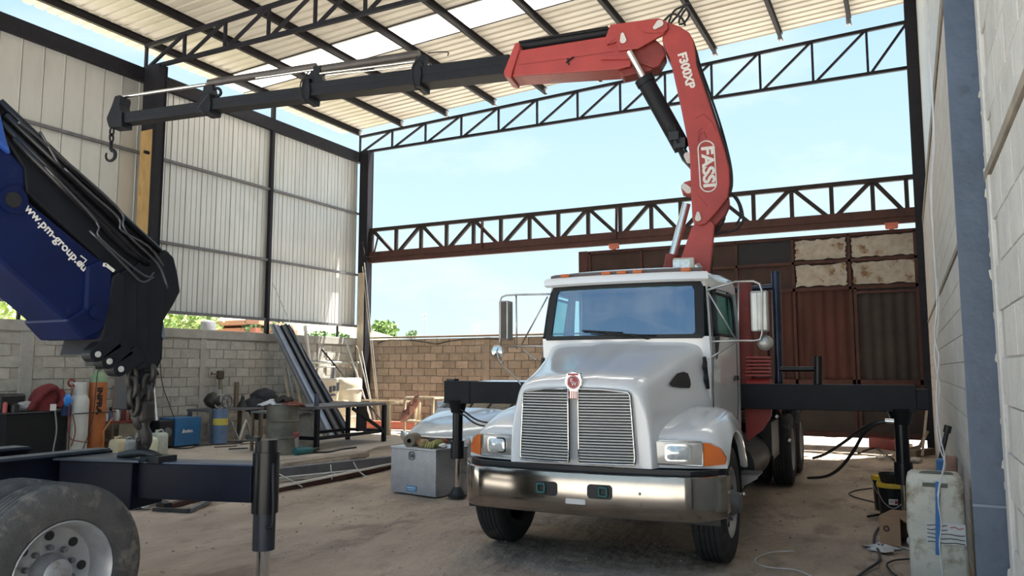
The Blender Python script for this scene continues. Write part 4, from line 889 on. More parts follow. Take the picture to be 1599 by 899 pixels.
MB().box(OA-OD*.30+V((0,0,.0)), (.62, .36, .34), RB).build('stabiliser_box', BLUEDK, BC, bevel=.008)
MB().box(OA-OD*.28+V((0,0,.18)), (.72, .42, .015), RB).build('stabiliser_top_plate', MATS['scuffed_blue_grey_plate'], BC)
a = at_y(200, 745, 4.28); b = at_y(398, 748, 4.28); m = MB(); m.beam(OA+V((0,0,.03)), OA+OD*.93+V((0,0,.03)), .24, .255); ob = m.build('outrigger_beam', BLUEDK, BC, bevel=.006)
MB().beam(OA+V((0,0,.162)), OA+OD*.93+V((0,0,.162)), .225, .010).build('worn_beam_top', mat('worn_blue_beam_top', (.05,.075,.13), .35, .3, var=.3), BC)
lx = at_y(415, 740, 4.28).x
def zz_(py): return at_y(415, py, 4.28).z
m = MB(); m.cyl((lx, 4.28, zz_(800)), (lx, 4.28, zz_(705)), .094, n=28); lg = m.build('outrigger_leg', BLACKG, BC, smooth=40); lg['label'] = 'black outrigger leg, nearest post in the photo'
MB().cyl((lx, 4.28, zz_(708)), (lx, 4.28, zz_(686)), .080, n=28).build('leg_cap', BLACKG, lg, smooth=40)
MB().cyl((lx, 4.28, zz_(858)), (lx, 4.28, zz_(798)), .078, n=28).build('lower_tube', mat('scratched_black_paint', (.025,.028,.04), .4, .1, var=.3, stain=((.16,.19,.25), .64, 14)), lg, smooth=40)
MB().cyl((lx, 4.28, .12), (lx, 4.28, zz_(855)), .046, n=28).build('chrome_rod', CHROME, lg, smooth=40)
MB().cyl((lx, 4.28, .015), (lx, 4.28, .13), .17, .09, n=28).build('foot', BLACK, lg, smooth=40)
MB().tube([(lx-.02, 4.2, zz_(684)), (lx-.09, 4.17, zz_(680)), (lx-.10, 4.2, zz_(684)), (lx-.03, 4.22, zz_(686))], .012, 6).box((lx-.04, 4.2, zz_(684)), (.09,.04,.03)).build('leg_handle', BLACK, lg)
MB().tube(curve([(lx+.085, 4.26, zz_(722)), (lx+.11, 4.24, zz_(750)), (lx+.12, 4.24, zz_(790)), (lx+.11, 4.24, zz_(818)), (lx+.05, 4.24, zz_(820))]), .012, 6).build('side_pipe', BLACK, lg, smooth=180)
m = MB(); m.tube(curve([(-4.98, 4.05, .99), (-5.0, 4.0, 1.02), (-5.1, 3.98, 1.03), (-5.3, 3.95, 1.0)]), .03, 8); m.box((-5.0,4.05,.985),(.2,.16,.05)); m.build('hose_bundle', BLACK, BC, smooth=60)
# boom
m = bplate([(-60,130),(0,222),(20,240),(40,262),(40,310),(150,400),(174,420),(178,440),(177,470),(165,528),(132,531),(106,502),(0,408),(-60,360)], .06, .44); bb_ = m.build('boom_housing', BLUE, BC, bevel=.02); bb_['label'] = 'blue boom housing with white web address along it'
m = bplate([(137,415),(160,405),(176,425),(174,480),(163,515),(132,531),(106,502),(105,498),(134,480)], .09, .5); m.build('boom_end_collar', BLUE, BC, bevel=.02)
m = bplate([(-60,60),(0,172),(10,215),(18,240),(0,225),(-60,150)], .10, .3); m.build('upper_link', mat('brighter_blue_paint', (.02,.07,.30), .35), BC, bevel=.01)
m = MB(); m.tube([bx_(109,500,.07), bx_(138,478,.075)], .008, 5); m.tube([bx_(137,415,.07), bx_(135,478,.07)], .006, 5); m.build('collar_edge', BLUE, bb_, smooth=180)
for c, r in ((bx_(20,312,.065), .09), (bx_(150,487,.095), .05)): MB().cyl(c, c+V((.02,0,0)), r, n=20).build('boom_pin', BLUE, bb_, smooth=40)
m = MB(); c = bx_(20,312,.085); m.cyl(c, c+V((.012,0,0)), .05, n=16).build('pin_centre', BLACK, bb_, smooth=40)
a = bx_(33,312,.066); b = bx_(120,404,.066); u_ = b-a; up_ = bx_(40,300,.066)-bx_(26,316,.066)
_t = text('www.pm-group.eu', .084, bx_(31,311,.066), u_, up_, LETTER, 'maker_web_lettering', bb_, bold=.0015, depth=.002, sx=1)
m = MB(); m.tube([bx_(126,399,.068), bx_(135,406,.068), bx_(127,414,.068), bx_(120,410,.068)], .005, 4); m.build('maker_bracket_mark', LETTER, bb_)
# black telescopic pack above the blue housing
PACK = [((-60,30),(0,150),(275,425),(262,450),(0,215),(-60,120),.02,.34), ((-60,100),(0,190),(200,385),(185,405),(35,262),(0,222),.08,.30)]
m = bplate([(-60,60),(0,155),(28,185),(247,385),(262,408),(278,425),(270,440),(255,470),(180,440),(150,400),(40,300),(36,262),(0,205),(-60,130)], .03, .40); m.build('extension_pack', CRBLACK, BC, bevel=.02)
for p in ([(0,158),(120,272),(250,392)],[(8,178),(110,275),(240,400)],[(0,190),(100,285),(215,398),(232,412)],[(20,215),(120,315),(200,392),(222,405)]):
    MB().tube([bx_(x, y, .07) for x, y in p], .024, 8).build('extension_ram', BLACKG, BC, smooth=180)
PIPE = mat('dark_steel_pipe', (.09,.09,.10), .3, .6)
for p in ([(28,190),(60,215),(182,322),(192,352),(205,372),(246,412),(262,450)],[(100,262),(140,300),(185,340),(190,360),(232,385),(255,415)],[(70,260),(150,345),(156,372),(225,430),(240,425)],[(140,360),(200,420),(222,440),(240,432)],[(95,262),(62,205)]):
    MB().tube(curve([bx_(x, y, .11) for x, y in p], 4), .009, 6).build('hydraulic_pipe', PIPE, BC, smooth=180)
m = MB(); a = bx_(164,412,.1); b = bx_(178,423,.1); m.beam(a, b, .012, .02); m.beam(bx_(164,411,.1), bx_(163,416,.1), .012, .02); m.build('pale_clip', LETTER, BC)
# crane column and inner boom standing on the chassis, carrying the folded boom (left of the frame)
MB().box((-5.6, 1.45, 1.35), (.7, .6, .9)).build('crane_base', BLUEDK, BC, bevel=.02)
MB().beam((-5.6, 1.45, 1.7), (-5.6, 1.5, 3.2), .42, .42, (0,1,0)).build('column', BLUE, BC, bevel=.02)
MB().beam((-5.42, 1.35, 3.0), (-5.42, 1.75, 4.3), .34, .46, (0,1,0)).build('inner_boom', BLUE, BC, bevel=.02)
MB().beam((-5.40, 1.6, 4.25), (-5.40, 2.65, 3.55), .36, .55, (0,0,1)).build('elbow_link', BLUE, BC, bevel=.02)
# nested extension heads, each a plate with its own lug
heads = [((176,432),(186,424),(196,430),(194,545),(150,555),(160,520)), ((190,425),(202,418),(214,430),(214,560),(186,572),(186,520)), ((208,418),(220,408),(232,422),(232,575),(210,580),(206,520)),
         ((226,410),(244,396),(260,408),(258,480),(250,560),(240,583),(226,580)), ((248,402),(262,392),(272,402),(278,428),(282,455),(270,478),(256,500),(254,560),(244,580),(240,540))]
for i, h in enumerate(heads):
    m = bplate(list(h), .09-.012*i, .42-.03*i); m.build('extension_head', CRBLACK, BC, bevel=.012)
for i, (px, py) in enumerate(((152,553),(170,564),(188,576))):
    pts = []
    c = bx_(px, py, .10)
    d = (bx_(px+32, py-24, .10)-c); L_ = d.length; d.normalize(); sd = d.cross(V((1,0,0)))
    for k in range(9): t = math.pi/2+math.pi*k/8; pts.append(c+d*.055*math.cos(t)+sd*.055*math.sin(t))
    pts += [c+d*L_-sd*.07, c+d*L_+sd*.07]
    MB().prism(pts, (-.10,0,0)).build('head_lug', CRBLACK, BC, bevel=.006)
    c2_ = c+V((.004,0,0)); MB().cyl(c2_, c2_+V((.008,0,0)), .022, n=12).build('lug_hole', mat('pale_hole_edge', (.5,.5,.48), .5), BC, smooth=40)
for px, py, r in ((266,400,.09),(276,424,.06),(272,440,.07),(280,455,.05),(268,470,.07),(262,490,.06),(256,508,.06)):
    c = bx_(px, py, .08); MB().cyl(c-V((.25,0,0)), c-V((.04+.3*r,0,0)), r*.62, n=8).build('pin_boss', BLACK, BC, smooth=40)
m = MB(); m.prism([bx_(x, y, .05) for x, y in ((256,505),(258,530),(246,520),(236,506))], (-.05,0,0)); m.build('blue_grey_gusset', mat('grey_blue_gusset', (.12,.15,.20), .5), BC)
m = bplate([(198,570),(246,575),(250,585),(232,592),(216,600),(206,640),(198,640),(200,600)], .03, .16); m.build('hook_bracket', CRBLACK, BC, bevel=.01)
CHAIN = mat('greasy_dark_chain', (.045,.04,.038), .5, .4, var=.4)
for i, (px, py, a_, h_, w__) in enumerate(((235,582,0,.09,.06),(230,598,1,.10,.07),(228,615,0,.10,.07),(224,632,1,.15,.10),(222,652,1,.12,.09))):
    c = bx_(px, py, .03); d = V((0,1,0)) if a_ else V((1,0,0))
    MB().tube([c+d*w__*.55*math.cos(t)+V((0,0,1))*h_*.62*math.sin(t) for t in [k*math.pi/8 for k in range(16)]], .026, 8, closed=True).build('chain_link', CHAIN, BC, smooth=180)
for i in range(4):
    c = bx_(206+i*1.5, 590+i*14, .05); d = V((1,0,0)) if i % 2 else V((0,1,0))
    MB().tube([c+d*.035*math.cos(t)+V((0,0,1))*.075*math.sin(t) for t in [k*math.pi/8 for k in range(16)]], .018, 6, closed=True).build('chain_link', CHAIN, BC, smooth=180)
m = MB(); m.box(bx_(223,642,.03), (.15,.12,.16)); m.build('hook_swivel', CHAIN, BC, bevel=.03)
m = MB(); m.tube(curve([bx_(223,655,.03), bx_(224,668,.03), bx_(227,682,.03), bx_(225,697,.03), bx_(219,702,.05), bx_(216,692,.09), bx_(217,685,.11)]), [.035,.036,.036,.037,.038,.04,.042,.044,.046,.048,.05,.05,.05,.05,.05,.048,.046,.044,.042,.04,.038,.036,.034,.032,.03,.028,.026,.024,.022,.02,.02,.02,.02,.02,.02,.02,.02][:37], 10); m.build('hook', CHAIN, BC, smooth=180)
# ================================================================== LEFT SIDE, ALONG THE BLOCK WALL
LZ = .05
def lw(px, py, x=-13.6): return at_x(px, py, x)
def bottle_obj(name, label, cat, prof, c, m_, group=None, cap=None, n=20):
    o = MB().lathe(prof, c, (0,0,1), n).build(name, m_, None, smooth=40) if cap is None else None
    if o: return tag(o, label, cat, group)
    t = thing(name, label, cat, c, 0, group); MB().lathe(prof, c, (0,0,1), n).build('body', m_, t, smooth=40)
    MB().cyl(V(c)+V((0,0,prof[-1][1]-.005)), V(c)+V((0,0,prof[-1][1]+cap[1])), cap[0], n=12).build('cap', cap[2], t, smooth=40); return t
# black workbench cabinet
ct = thing('work_cabinet', 'long black-draped work counter against the left wall', 'counter', (-13.55, 8.7, LZ))
a = lw(105, 642, -13.2)
MB().box((-13.55, 8.25, (LZ+a.z)/2), (.7, (a.y-8.25)*2, a.z-LZ)).build('body', mat('black_cloth', (.008,.008,.009), .9), ct, bevel=.01)
MB().box((-13.55, 8.25, a.z+.012), (.74, (a.y-8.25)*2+.05, .025)).build('counter_top', mat('dark_top', (.05,.05,.055), .6), ct, bevel=.004)
zt_ = a.z+.026
c = lw(10, 626, -13.5); m = MB(); m.box((-13.5, c.y, zt_+.15), (.4, .42, .30)); tag(m.build('speaker_box', BLACK, bevel=.04), 'black rounded case on the black counter, at the left picture edge', 'case')
c = lw(8, 630, -13.25); bottle_obj('spray_can', 'small can with red label on the black counter', 'can', [(0,0),(.035,0),(.035,.15),(.02,.17),(.0,.18)], (-13.25, c.y, zt_), mat('red_white_can', (.4,.08,.07), .4))
c = lw(23, 632, -13.25); bottle_obj('jar', 'small black jar beside the clear plastic bag', 'jar', [(0,0),(.07,0),(.07,.12),(.05,.14),(0,.14)], (-13.25, c.y, zt_), BLACK)
c = lw(34, 628, -13.4); m = MB(); m.ico((-13.4, c.y, zt_+.09), .2, 3, .10, (.8,1.1,.5)); tag(m.build('plastic_bag', mat('clear_grey_plastic', (.42,.43,.45), .25, var=.3, scale=14, bump=.6), smooth=180), 'crumpled clear plastic bag lying on the black counter', 'bag')
jc = thing('jacket', 'dark red jacket slumped on the black counter', 'jacket', (-13.4, lw(67,640,-13.4).y, zt_))
y0 = lw(67,640,-13.4).y; m = MB(); rows = []
for k_, (zz, ww, dd) in enumerate(((0,.30,.17),(.12,.30,.18),(.25,.27,.16),(.36,.2,.13),(.43,.12,.08),(.46,.02,.02))):
    rows.append([V((-13.4+dd*math.sin(t)*(1+.12*math.sin(5*t+k_)), y0+.02*k_+ww*math.cos(t)*(1+.10*math.sin(4*t+k_*2)), zt_+zz)) for t in [i*math.pi/12 for i in range(24)]])
m.grid(rows, closed=True); m.build('body', mat('dark_red_cloth', (.16,.02,.025), .85, var=.3, scale=12, bump=.5), jc, smooth=180)
m = MB(); m.tube(curve([(-13.25, y0-.32, zt_+.03), (-13.2, y0-.22, zt_+.22), (-13.22, y0-.05, zt_+.36), (-13.25, y0+.1, zt_+.38)]), .055, 8); m.build('sleeve', MATS['dark_red_cloth'], jc, smooth=180)
m = MB(); m.tube(curve([(-13.2, y0+.16, zt_+.36), (-13.17, y0+.2, zt_+.2), (-13.18, y0+.14, zt_+.05)]), .05, 8); m.build('sleeve', MATS['dark_red_cloth'], jc, smooth=180)
tag(MB().box((-13.12, y0, zt_+.06), (.05,.08,.11)).build('small_carton', LETTER), 'small white carton in front of the dark red jacket', 'box')
c = lw(90,636,-13.3); m = MB(); m.lathe([(0,0),(.12,0),(.15,.03),(.14,.035),(.11,.012),(0,.01)], (-13.3, c.y, zt_), (0,0,1), 20); tag(m.build('bowl', ALU, smooth=40), 'shallow grey dish on the right end of black counter', 'dish')
# gas cylinders on their trolley
gy = lw(121, 690, -13.3)
wcx = -13.25
def cyl_y(px): return at_x(px, 650, wcx).y
wy = cyl_y(121); z1 = at_x(121, 592, wcx).z
gw = thing('gas_cylinder', 'tall white gas cylinder left of the orange one', 'gas cylinder', (wcx, wy, LZ))
WCYL = mat('white_cylinder_paint', (.56,.56,.53), .5, var=.12, scale=5, stain=((.36,.35,.32), .62, 4))
MB().lathe([(.13,0),(.155,.0),(.155,.09),(.175,.13),(.178,z1-.45),(.17,z1-.40),(.13,z1-.33),(.08,z1-.30),(0,z1-.29)], (wcx, wy, LZ), (0,0,1), 32).build('shell', WCYL, gw, smooth=40)
MB().lathe([(.125,z1-.33),(.125,z1-.10),(.118,z1-.10),(.118,z1-.33)], (wcx, wy, LZ), (0,0,1), 28).build('valve_collar', WCYL, gw, smooth=30)
MB().cyl((wcx, wy, z1-.28), (wcx, wy, z1-.12), .03).tube([(wcx+.02, wy-.16+.06*math.cos(t), z1-.06+.06*math.sin(t)) for t in [i*math.pi/6 for i in range(12)]], .02, 6, closed=True).build('red_regulator', DRED, gw, smooth=60)
oy = at_x(152, 650, wcx+.02).y; z2 = at_x(152, 575, wcx).z
go = thing('gas_cylinder', 'tall orange gas cylinder with green shoulder and vertical black lettering', 'gas cylinder', (wcx, oy, LZ))
ORC = mat('orange_cylinder_paint', (.42,.13,.035), .55, var=.15, scale=6, stain=((.30,.10,.04), .62, 5))
MB().lathe([(.0,0),(.145,.0),(.15,.02),(.15,z2-.30)], (wcx, oy, LZ), (0,0,1), 32).build('shell', ORC, go, smooth=40)
MB().lathe([(.15,z2-.30),(.148,z2-.25),(.12,z2-.17),(.07,z2-.12),(.035,z2-.11),(.035,z2-.07),(0,z2-.07)], (wcx, oy, LZ), (0,0,1), 32).build('shoulder', mat('green_shoulder', (.20,.30,.17), .5, var=.2), go, smooth=40)
MB().box((wcx, oy, z2-.01), (.05,.05,.10)).cyl((wcx, oy-.06, z2+.01), (wcx, oy+.06, z2+.01), .03).build('valve', CHAIN, go, bevel=.008)
text('INFRA', .14, (wcx+.153, oy-.075, z2-.34), (0,0,-1), (0,1,0), BLACK, 'cylinder_lettering', go, bold=.006, depth=.002, sx=1.25)
gtz = thing('cylinder_trolley', 'rusty tube trolley holding the two gas cylinders', 'trolley', (wcx, (wy+oy)/2, LZ))
TRM = mat('rusty_brown_tube', (.22,.10,.055), .7, .2, var=.25)
yA, yB = cyl_y(104), cyl_y(170)
for yy in (yA, yB): MB().tube([(wcx+.1, yy, LZ), (wcx+.1, yy, z1-.12)], .014, 6).build('upright', TRM, gtz, smooth=180)
MB().tube([(wcx+.20, yA, .86), (wcx+.20, yB, .86)], .010, 6).build('retaining_bar', BLACK, gtz, smooth=180)
MB().tube(curve([(wcx+.17, yA, .30), (wcx+.2, yA+.04, .55), (wcx+.17, yA, .86)]), .012, 6).build('bent_bar', TRM, gtz, smooth=180)
m = MB(); m.tube([(wcx+.18, oy+.02, .10), (wcx+.18, oy+.02, .52), (wcx+.18, yB-.05, .75)], .012, 6); m.build('front_bar', mat('orange_tube', (.5,.2,.06), .6), gtz, smooth=180)
MB().box((wcx, (yA+yB)/2, .065), (.4, yB-yA, .02)).build('base', TRM, gtz)
m = MB(); m.tube(curve([(wcx+.1, oy-.05, z2), (wcx+.2, oy-.17, z2-.1), (wcx+.22, oy-.2, 1.2), (wcx+.24, oy-.24, .8), (wcx+.24, oy-.30, .5), (wcx+.2, oy-.42, .12)]), .008, 5); tag(m.build('gas_hose', BLACK, smooth=180), 'thin black gas hose hanging in front of the white cylinder', 'hose')
m = MB(); m.tube(curve([(wcx+.1, wy-.15, z1-.1), (wcx+.15, wy-.25, 1.1), (wcx+.2, wy-.3, .7), (wcx+.2, wy-.25, .45), (wcx+.24, wy-.1, .38), (wcx+.22, wy+.12, .34)]), .008, 5); tag(m.build('gas_hose', DRED, smooth=180), 'dark red hose looping around the foot of white cylinder', 'hose')
m = MB(); c = at_x(105, 625, wcx+.1); m.ico(c, .11, 2, .05, (.6,.85,1.1)); tag(m.build('face_shield', mat('bright_blue_plastic', (.03,.22,.65), .3, var=.2), smooth=180), 'bright blue rounded mask hanging left of the white cylinder', 'mask')
m = MB(); c = at_x(103, 641, wcx+.08); m.box(c, (.1,.16,.2)); tag(m.build('cloth', mat('navy_cloth', (.015,.03,.09), .8), bevel=.03), 'dark navy cloth under the bright blue mask', 'cloth')
# cables from the counter
for px, lab in ((77,'pale cable hanging down the front of black counter'),):
    m = MB(); m.tube(curve([(-13.16, cyl_y(80), zt_+.02), (-13.1, cyl_y(81), .6), (-13.1, cyl_y(78), .3), (-13.05, cyl_y(73), .07)]), .012, 6); tag(m.build('cable', mat('grey_cable', (.25,.25,.24), .6), smooth=180), lab, 'cable')
# shelf table right of cylinders
sy0, sy1 = at_x(162, 680, -13.7).y, at_x(222, 680, -13.7).y; sz = at_x(190, 657, -13.7).z
stt = thing('side_table', 'low brown steel table between the cylinders and plastic jugs', 'table', (-13.75, (sy0+sy1)/2, LZ))
SIDB = mat('brown_grey_sheet', (.17,.125,.09), .7, .1, var=.25)
MB().box((-13.75, (sy0+sy1)/2, sz), (.6, sy1-sy0, .035)).build('table_top', DRED, stt)
MB().box((-13.48, (sy0+sy1)/2+.05, sz-.22), (.02, sy1-sy0-.2, .36)).build('front_panel', mat('olive_grey_panel', (.20,.175,.13), .7, var=.2), stt)
for yy in (sy0+.03, sy1-.03):
    for xx in (-14.0, -13.5): MB().box((xx, yy, (LZ+sz)/2), (.035,.035,sz-LZ)).build('leg', SIDB, stt)
MB().box((-13.72, (sy0+sy1)/2, .22), (.55, sy1-sy0, .02)).build('shelf', DRED, stt)
tz = sz+.018
def tbl(px, prof, m_, name, label, cat, cap=None, x=-13.6): return bottle_obj(name, label, cat, prof, (x, at_x(px, 655, x).y, tz), m_, None, cap)
tbl(166, [(0,0),(.03,0),(.03,.10),(.02,.13),(0,.14)], mat('white_plastic', (.6,.6,.58), .5), 'bottle', 'small white bottle at the left end of brown side table', 'bottle')
tbl(173, [(0,0),(.055,0),(.055,.08),(.03,.16),(.02,.2),(0,.2)], mat('blue_white_plastic', (.1,.16,.32), .4), 'spray_bottle', 'blue spray bottle with black trigger on brown side table', 'spray bottle', (.03,.06,BLACK))
tbl(181, [(0,0),(.06,0),(.06,.16),(.03,.22),(.02,.24),(0,.24)], mat('pale_grey_plastic', (.45,.47,.47), .4), 'bottle', 'pale grey bottle right of the blue spray bottle', 'bottle')
tbl(192, [(0,0),(.035,0),(.035,.18),(.015,.26),(.015,.31),(0,.31)], mat('dark_red_glass', (.12,.02,.02), .3), 'bottle', 'slim dark red bottle on brown side table', 'bottle')
tbl(198, [(0,0),(.03,0),(.03,.20),(.015,.24),(0,.25)], mat('rosy_can', (.32,.12,.11), .4), 'spray_can', 'rose-coloured spray can beside slim dark red bottle', 'can')
tag(MB().beam(at_x(207, 655, -13.55), at_x(200, 578, -14.0), .09, .05, (0,1,0)).build('steel_channel', RUSTP), 'rust-red steel channel leaning on the wall behind the side table', 'channel')
tag(MB().cyl(at_x(245, 668, -13.5), at_x(238, 585, -14.05), .035).build('grey_pipe', ALU, smooth=40), 'short grey pipe leaning on wall behind the plastic jugs', 'pipe')
m = MB(); m.tube(curve([(-14.1, at_x(246,560,-14.1).y, 2.55), at_x(252, 590, -13.9), at_x(264, 630, -13.6), at_x(272, 652, -13.4)]), .009, 5); tag(m.build('power_cord', BLACK, smooth=180), 'thin black cord running down the wall to the blue box', 'cord')
# plastic jugs
def jug(px, py, h, wd, m_, label, x=-12.6, d=None):
    c = at_x(px, py, x); c = V((x, c.y, LZ)); t = thing('plastic_jug', label, 'jug', c, random.uniform(-.3,.3), None)
    d = d or wd*.8; rows = []
    for zz, k_ in ((0,.9),(.02,1),(h*.72,1),(h*.82,.93),(h*.88,.7)):
        rows.append([V((px_*d/2*k_, py_*wd/2*k_, zz)) for px_, py_ in rrect(-1,-1,1,1,.35,3)])
    m = MB(); m.grid(rows, closed=True, caps=True); m.build('body', m_, t, local=True, smooth=50)
    MB().cyl((0,-wd*.22,h*.86), (0,-wd*.22,h), .028, n=12).build('cap', m_, t, local=True, smooth=40)
    MB().tube(curve([(0,-.05,h*.87), (0,.0,h*.97), (0,wd*.25,h*.97), (0,wd*.36,h*.86)]), .016, 6).build('handle', m_, t, local=True, smooth=180); return t
JY = mat('yellowed_plastic', (.52,.45,.30), .45, var=.12, bump=.1); JB = mat('blue_grey_plastic', (.30,.34,.37), .4, var=.15); JW = mat('cream_plastic', (.66,.66,.50), .45, var=.08); JG = mat('pale_green_plastic', (.45,.48,.42), .45, var=.15)
jug(183, 712, .40, .26, JY, 'yellowed plastic jug, leftmost of the jugs beside the hook'); jug(198, 715, .37, .26, JB, 'blue-grey plastic jug between the yellowed jug and the hook')
jug(229, 718, .42, .30, JW, 'cream square jug right beside the hanging hook', -12.3); jug(247, 710, .46, .28, JG, 'pale green jug, tallest and rightmost of the jugs'); jug(222, 703, .46, .24, mat('milky_plastic', (.5,.52,.5), .4), 'milky jug behind the hook, half hidden by cream jug', -13.0)
m = MB(); c = at_x(173, 698, -13.0); m.tube([V((-13.0+.10*math.cos(t), c.y+.17*math.sin(t), LZ+.04+.012*k_)) for k_ in range(5) for t in [i*math.pi/8 for i in range(16)]], .02, 6); tag(m.build('cable_coil', mat('yellow_black_cable', (.10,.10,.02), .6, var=.5, scale=25), smooth=180), 'coiled yellow and black cable by the orange cylinder foot', 'cable')
# welder
by_, wx = at_x(281, 690, -13.3), -13.3
ya, ybn, yc_ = at_x(250, 690, wx).y, at_x(273, 690, wx).y, at_x(313, 690, wx).y; zt2 = at_x(290, 652, wx).z
wd_ = thing('welding_machine', 'blue and black welding machine on the slab by the wall', 'welder', (wx-.25, (ya+yc_)/2, LZ))
MB().box((wx-.25, (ybn+yc_)/2, (LZ+.03+zt2)/2), (.5, yc_-ybn, zt2-LZ-.03)).build('blue_casing', mat('blue_sheet_metal', (.025,.13,.30), .45, var=.15), wd_, bevel=.012)
MB().box((wx-.25, (ya+ybn)/2-.005, (LZ+.03+zt2)/2-.01), (.46, ybn-ya, zt2-LZ-.07)).build('black_front', BLACK, wd_, bevel=.02)
MB().cyl((wx-.03, (ya+ybn)/2, .38), (wx+.01, (ya+ybn)/2, .38), .09, n=20).build('round_guard', GREYST, wd_, smooth=40)
m = MB(); m.prism([(wx+.003, ybn+.16, .34), (wx+.003, ybn+.20, .42), (wx+.003, ybn+.22, .40), (wx+.003, ybn+.19, .33)], (.003,0,0)); m.build('logo_mark', LETTER, wd_)
text('INFRA', .08, (wx+.003, ybn+.21, .36), (0,1,0), (0,0,1), LETTER, 'welder_lettering', wd_, bold=.002)
for yy in (ya+.08, yc_-.08): MB().box((wx-.25, yy, LZ+.02), (.4,.05,.04)).build('foot', BLACK, wd_)
m = MB(); m.tube(curve([(wx+.15, ya+.2, LZ+.02), (wx+.4, ybn, LZ+.02), (wx+.2, yc_-.1, LZ+.02), (wx+.5, yc_+.6, LZ+.02), (wx+.1, yc_+1.0, LZ+.02)]), .014, 6); tag(m.build('welding_cable', BLACK, smooth=180), 'black welding cable snaking in front of the blue welder', 'cable')
# left bench with motor, drum, fabric
bx0, bx1 = at_x(325, 690, -13.3).y, at_x(402, 690, -13.3).y; bz = at_x(360, 637, -13.3).z
be = thing('steel_bench', 'dark steel bench with pulley and black cloths on it, against the left wall', 'bench', (-13.5, (bx0+bx1)/2, LZ))
MB().box((-13.55, (bx0+bx1)/2, bz-.03), (.75, bx1-bx0+.1, .05)).build('bench_top', GREYST, be)
for xx in (-13.88, -13.22):
    for yy, mm in ((bx0, GREYST), (bx1, SIDB)): MB().box((xx, yy, (LZ+bz)/2), (.07,.07,bz-LZ-.05)).build('leg', mm, be)
MB().beam((-13.25, bx0, .75), (-13.25, bx1, .75), .04, .05).build('apron', GREYST, be)
c = at_x(347, 620, -13.4); py_ = thing('pulley', 'spoked pulley wheels standing on the steel bench', 'pulley', (-13.4, c.y, bz))
for dy, r in ((-.08,.15),(.12,.14)):
    m = MB(); cc_ = V((-13.38+.05*dy, c.y+dy, bz+r)); m.tube([cc_+V((0, r*math.cos(t), r*math.sin(t))) for t in [i*math.pi/10 for i in range(20)]], .022, 6, closed=True)
    for k_ in range(5): t = k_*math.pi*.4; m.tube([cc_, cc_+V((0, r*math.cos(t), r*math.sin(t)))], .012, 5)
    m.build('spoked_wheel', ALU if dy < 0 else GREYST, py_, smooth=60)
tag(MB().ico((-13.5, at_x(332,620,-13.5).y, bz+.17), .2, 2, .15, (.9,.8,.85)).build('electric_motor', CHAIN, smooth=60), 'dark round motor left of the spoked pulley', 'motor')
hp = thing('hand_grinder', 'brown tool hanging on the wall above the spoked pulley', 'tool', at_x(344, 585, -14.05))
c = at_x(344, 585, -14.05); m = MB(); m.box(c, (.1,.17,.2)); m.build('tool_body', mat('brown_black_tool', (.06,.045,.035), .6, var=.3), hp, bevel=.03)
MB().tube([c+V((0,-.05,0)), c+V((.0,-.24,.03))], .015, 6).box(c+V((0,-.25,.03)), (.03,.02,.08)).build('tool_handle', TRM, hp)
MB().beam(c+V((0,0,-.1)), c+V((0.0,.02,-.32)), .05, .07, (0,1,0)).build('tool_strap', mat('khaki_strap', (.22,.2,.13), .8), hp)
c = at_x(344, 610, -13.2); dy_ = at_x(344, 660, -13.1).y
db_ = thing('blue_drum', 'small blue drum with yellow label under the steel bench', 'drum', (-13.1, dy_, LZ))
zt3 = at_x(344, 637, -13.1).z; MB().lathe([(0,0),(.15,0),(.15,zt3-LZ-.05),(.14,zt3-LZ-.02),(0,zt3-LZ-.02)], (-13.1, dy_, LZ), (0,0,1), 28).build('shell', mat('dull_blue_paint', (.10,.16,.26), .5, var=.25, stain=((.35,.36,.36), .62, 5)), db_, smooth=40)
MB().cyl((-13.1, dy_, .46), (-13.1, dy_, .60), .1525, n=28, caps=False).build('yellow_label', mat('yellow_label', (.55,.45,.08), .6, var=.15), db_, smooth=40)
text('ACEITE', .055, (-12.945, dy_-.11, .53), (0,1,0), (0,0,1), BLACK, 'label_print', db_) if False else None
tag(MB().box((-13.55, at_x(369, 615, -13.55).y, bz+.28), (.06,.10,.56)).build('steel_offcut', SIDB, bevel=.005), 'narrow upright steel offcut standing on the steel bench', 'offcut')
m = MB(); c = at_x(379, 625, -13.5); m.lathe([(.0,.02),(.14,.02),(.13,.06),(.05,.16),(.03,.26),(0,.27)], (-13.5, c.y, bz-.02), (0,0,1), 18); tag(m.build('funnel', BLACK, smooth=60), 'black funnel upside down on the steel bench', 'funnel')
BCL = mat('black_cloth_pile', (.025,.027,.035), .9, var=.5, scale=9, bump=.8, bscale=12)
for i, (px, py, r, lab) in enumerate(((398,632,.26,'dark cloth heap nearest the black funnel on the bench'),(412,620,.30,'tallest dark cloth heap, behind the rusty oil drum'),(405,645,.22,'dark cloth hanging over the right bench edge'))):
    c = at_x(px, py, -13.45); m = MB(); m.ico(c, r, 3, .09, (.9,1.1,.7)); tag(m.build('cloth_heap', BCL, smooth=180), lab, 'cloth')
for i, (p0, p1, r, mm, lab) in enumerate((((360,655),(375,690),.02,RIM,'thin grey bar crossed under the steel bench'),((372,690),(384,655),.03,LETTER,'pale angle bar propped under the bench'),((384,655),(396,688),.025,ALU,'bright angle bar propped under the bench, right'),((350,690),(410,688),.02,CHAIN,'dark rod lying on the slab under the bench'))):
    tag(MB().beam(at_x(*p0, -13.2+.03*i), at_x(*p1, -13.1+.03*i), r*1.5, r, (1,0,0)).build('steel_bar', mm), lab, 'bar')
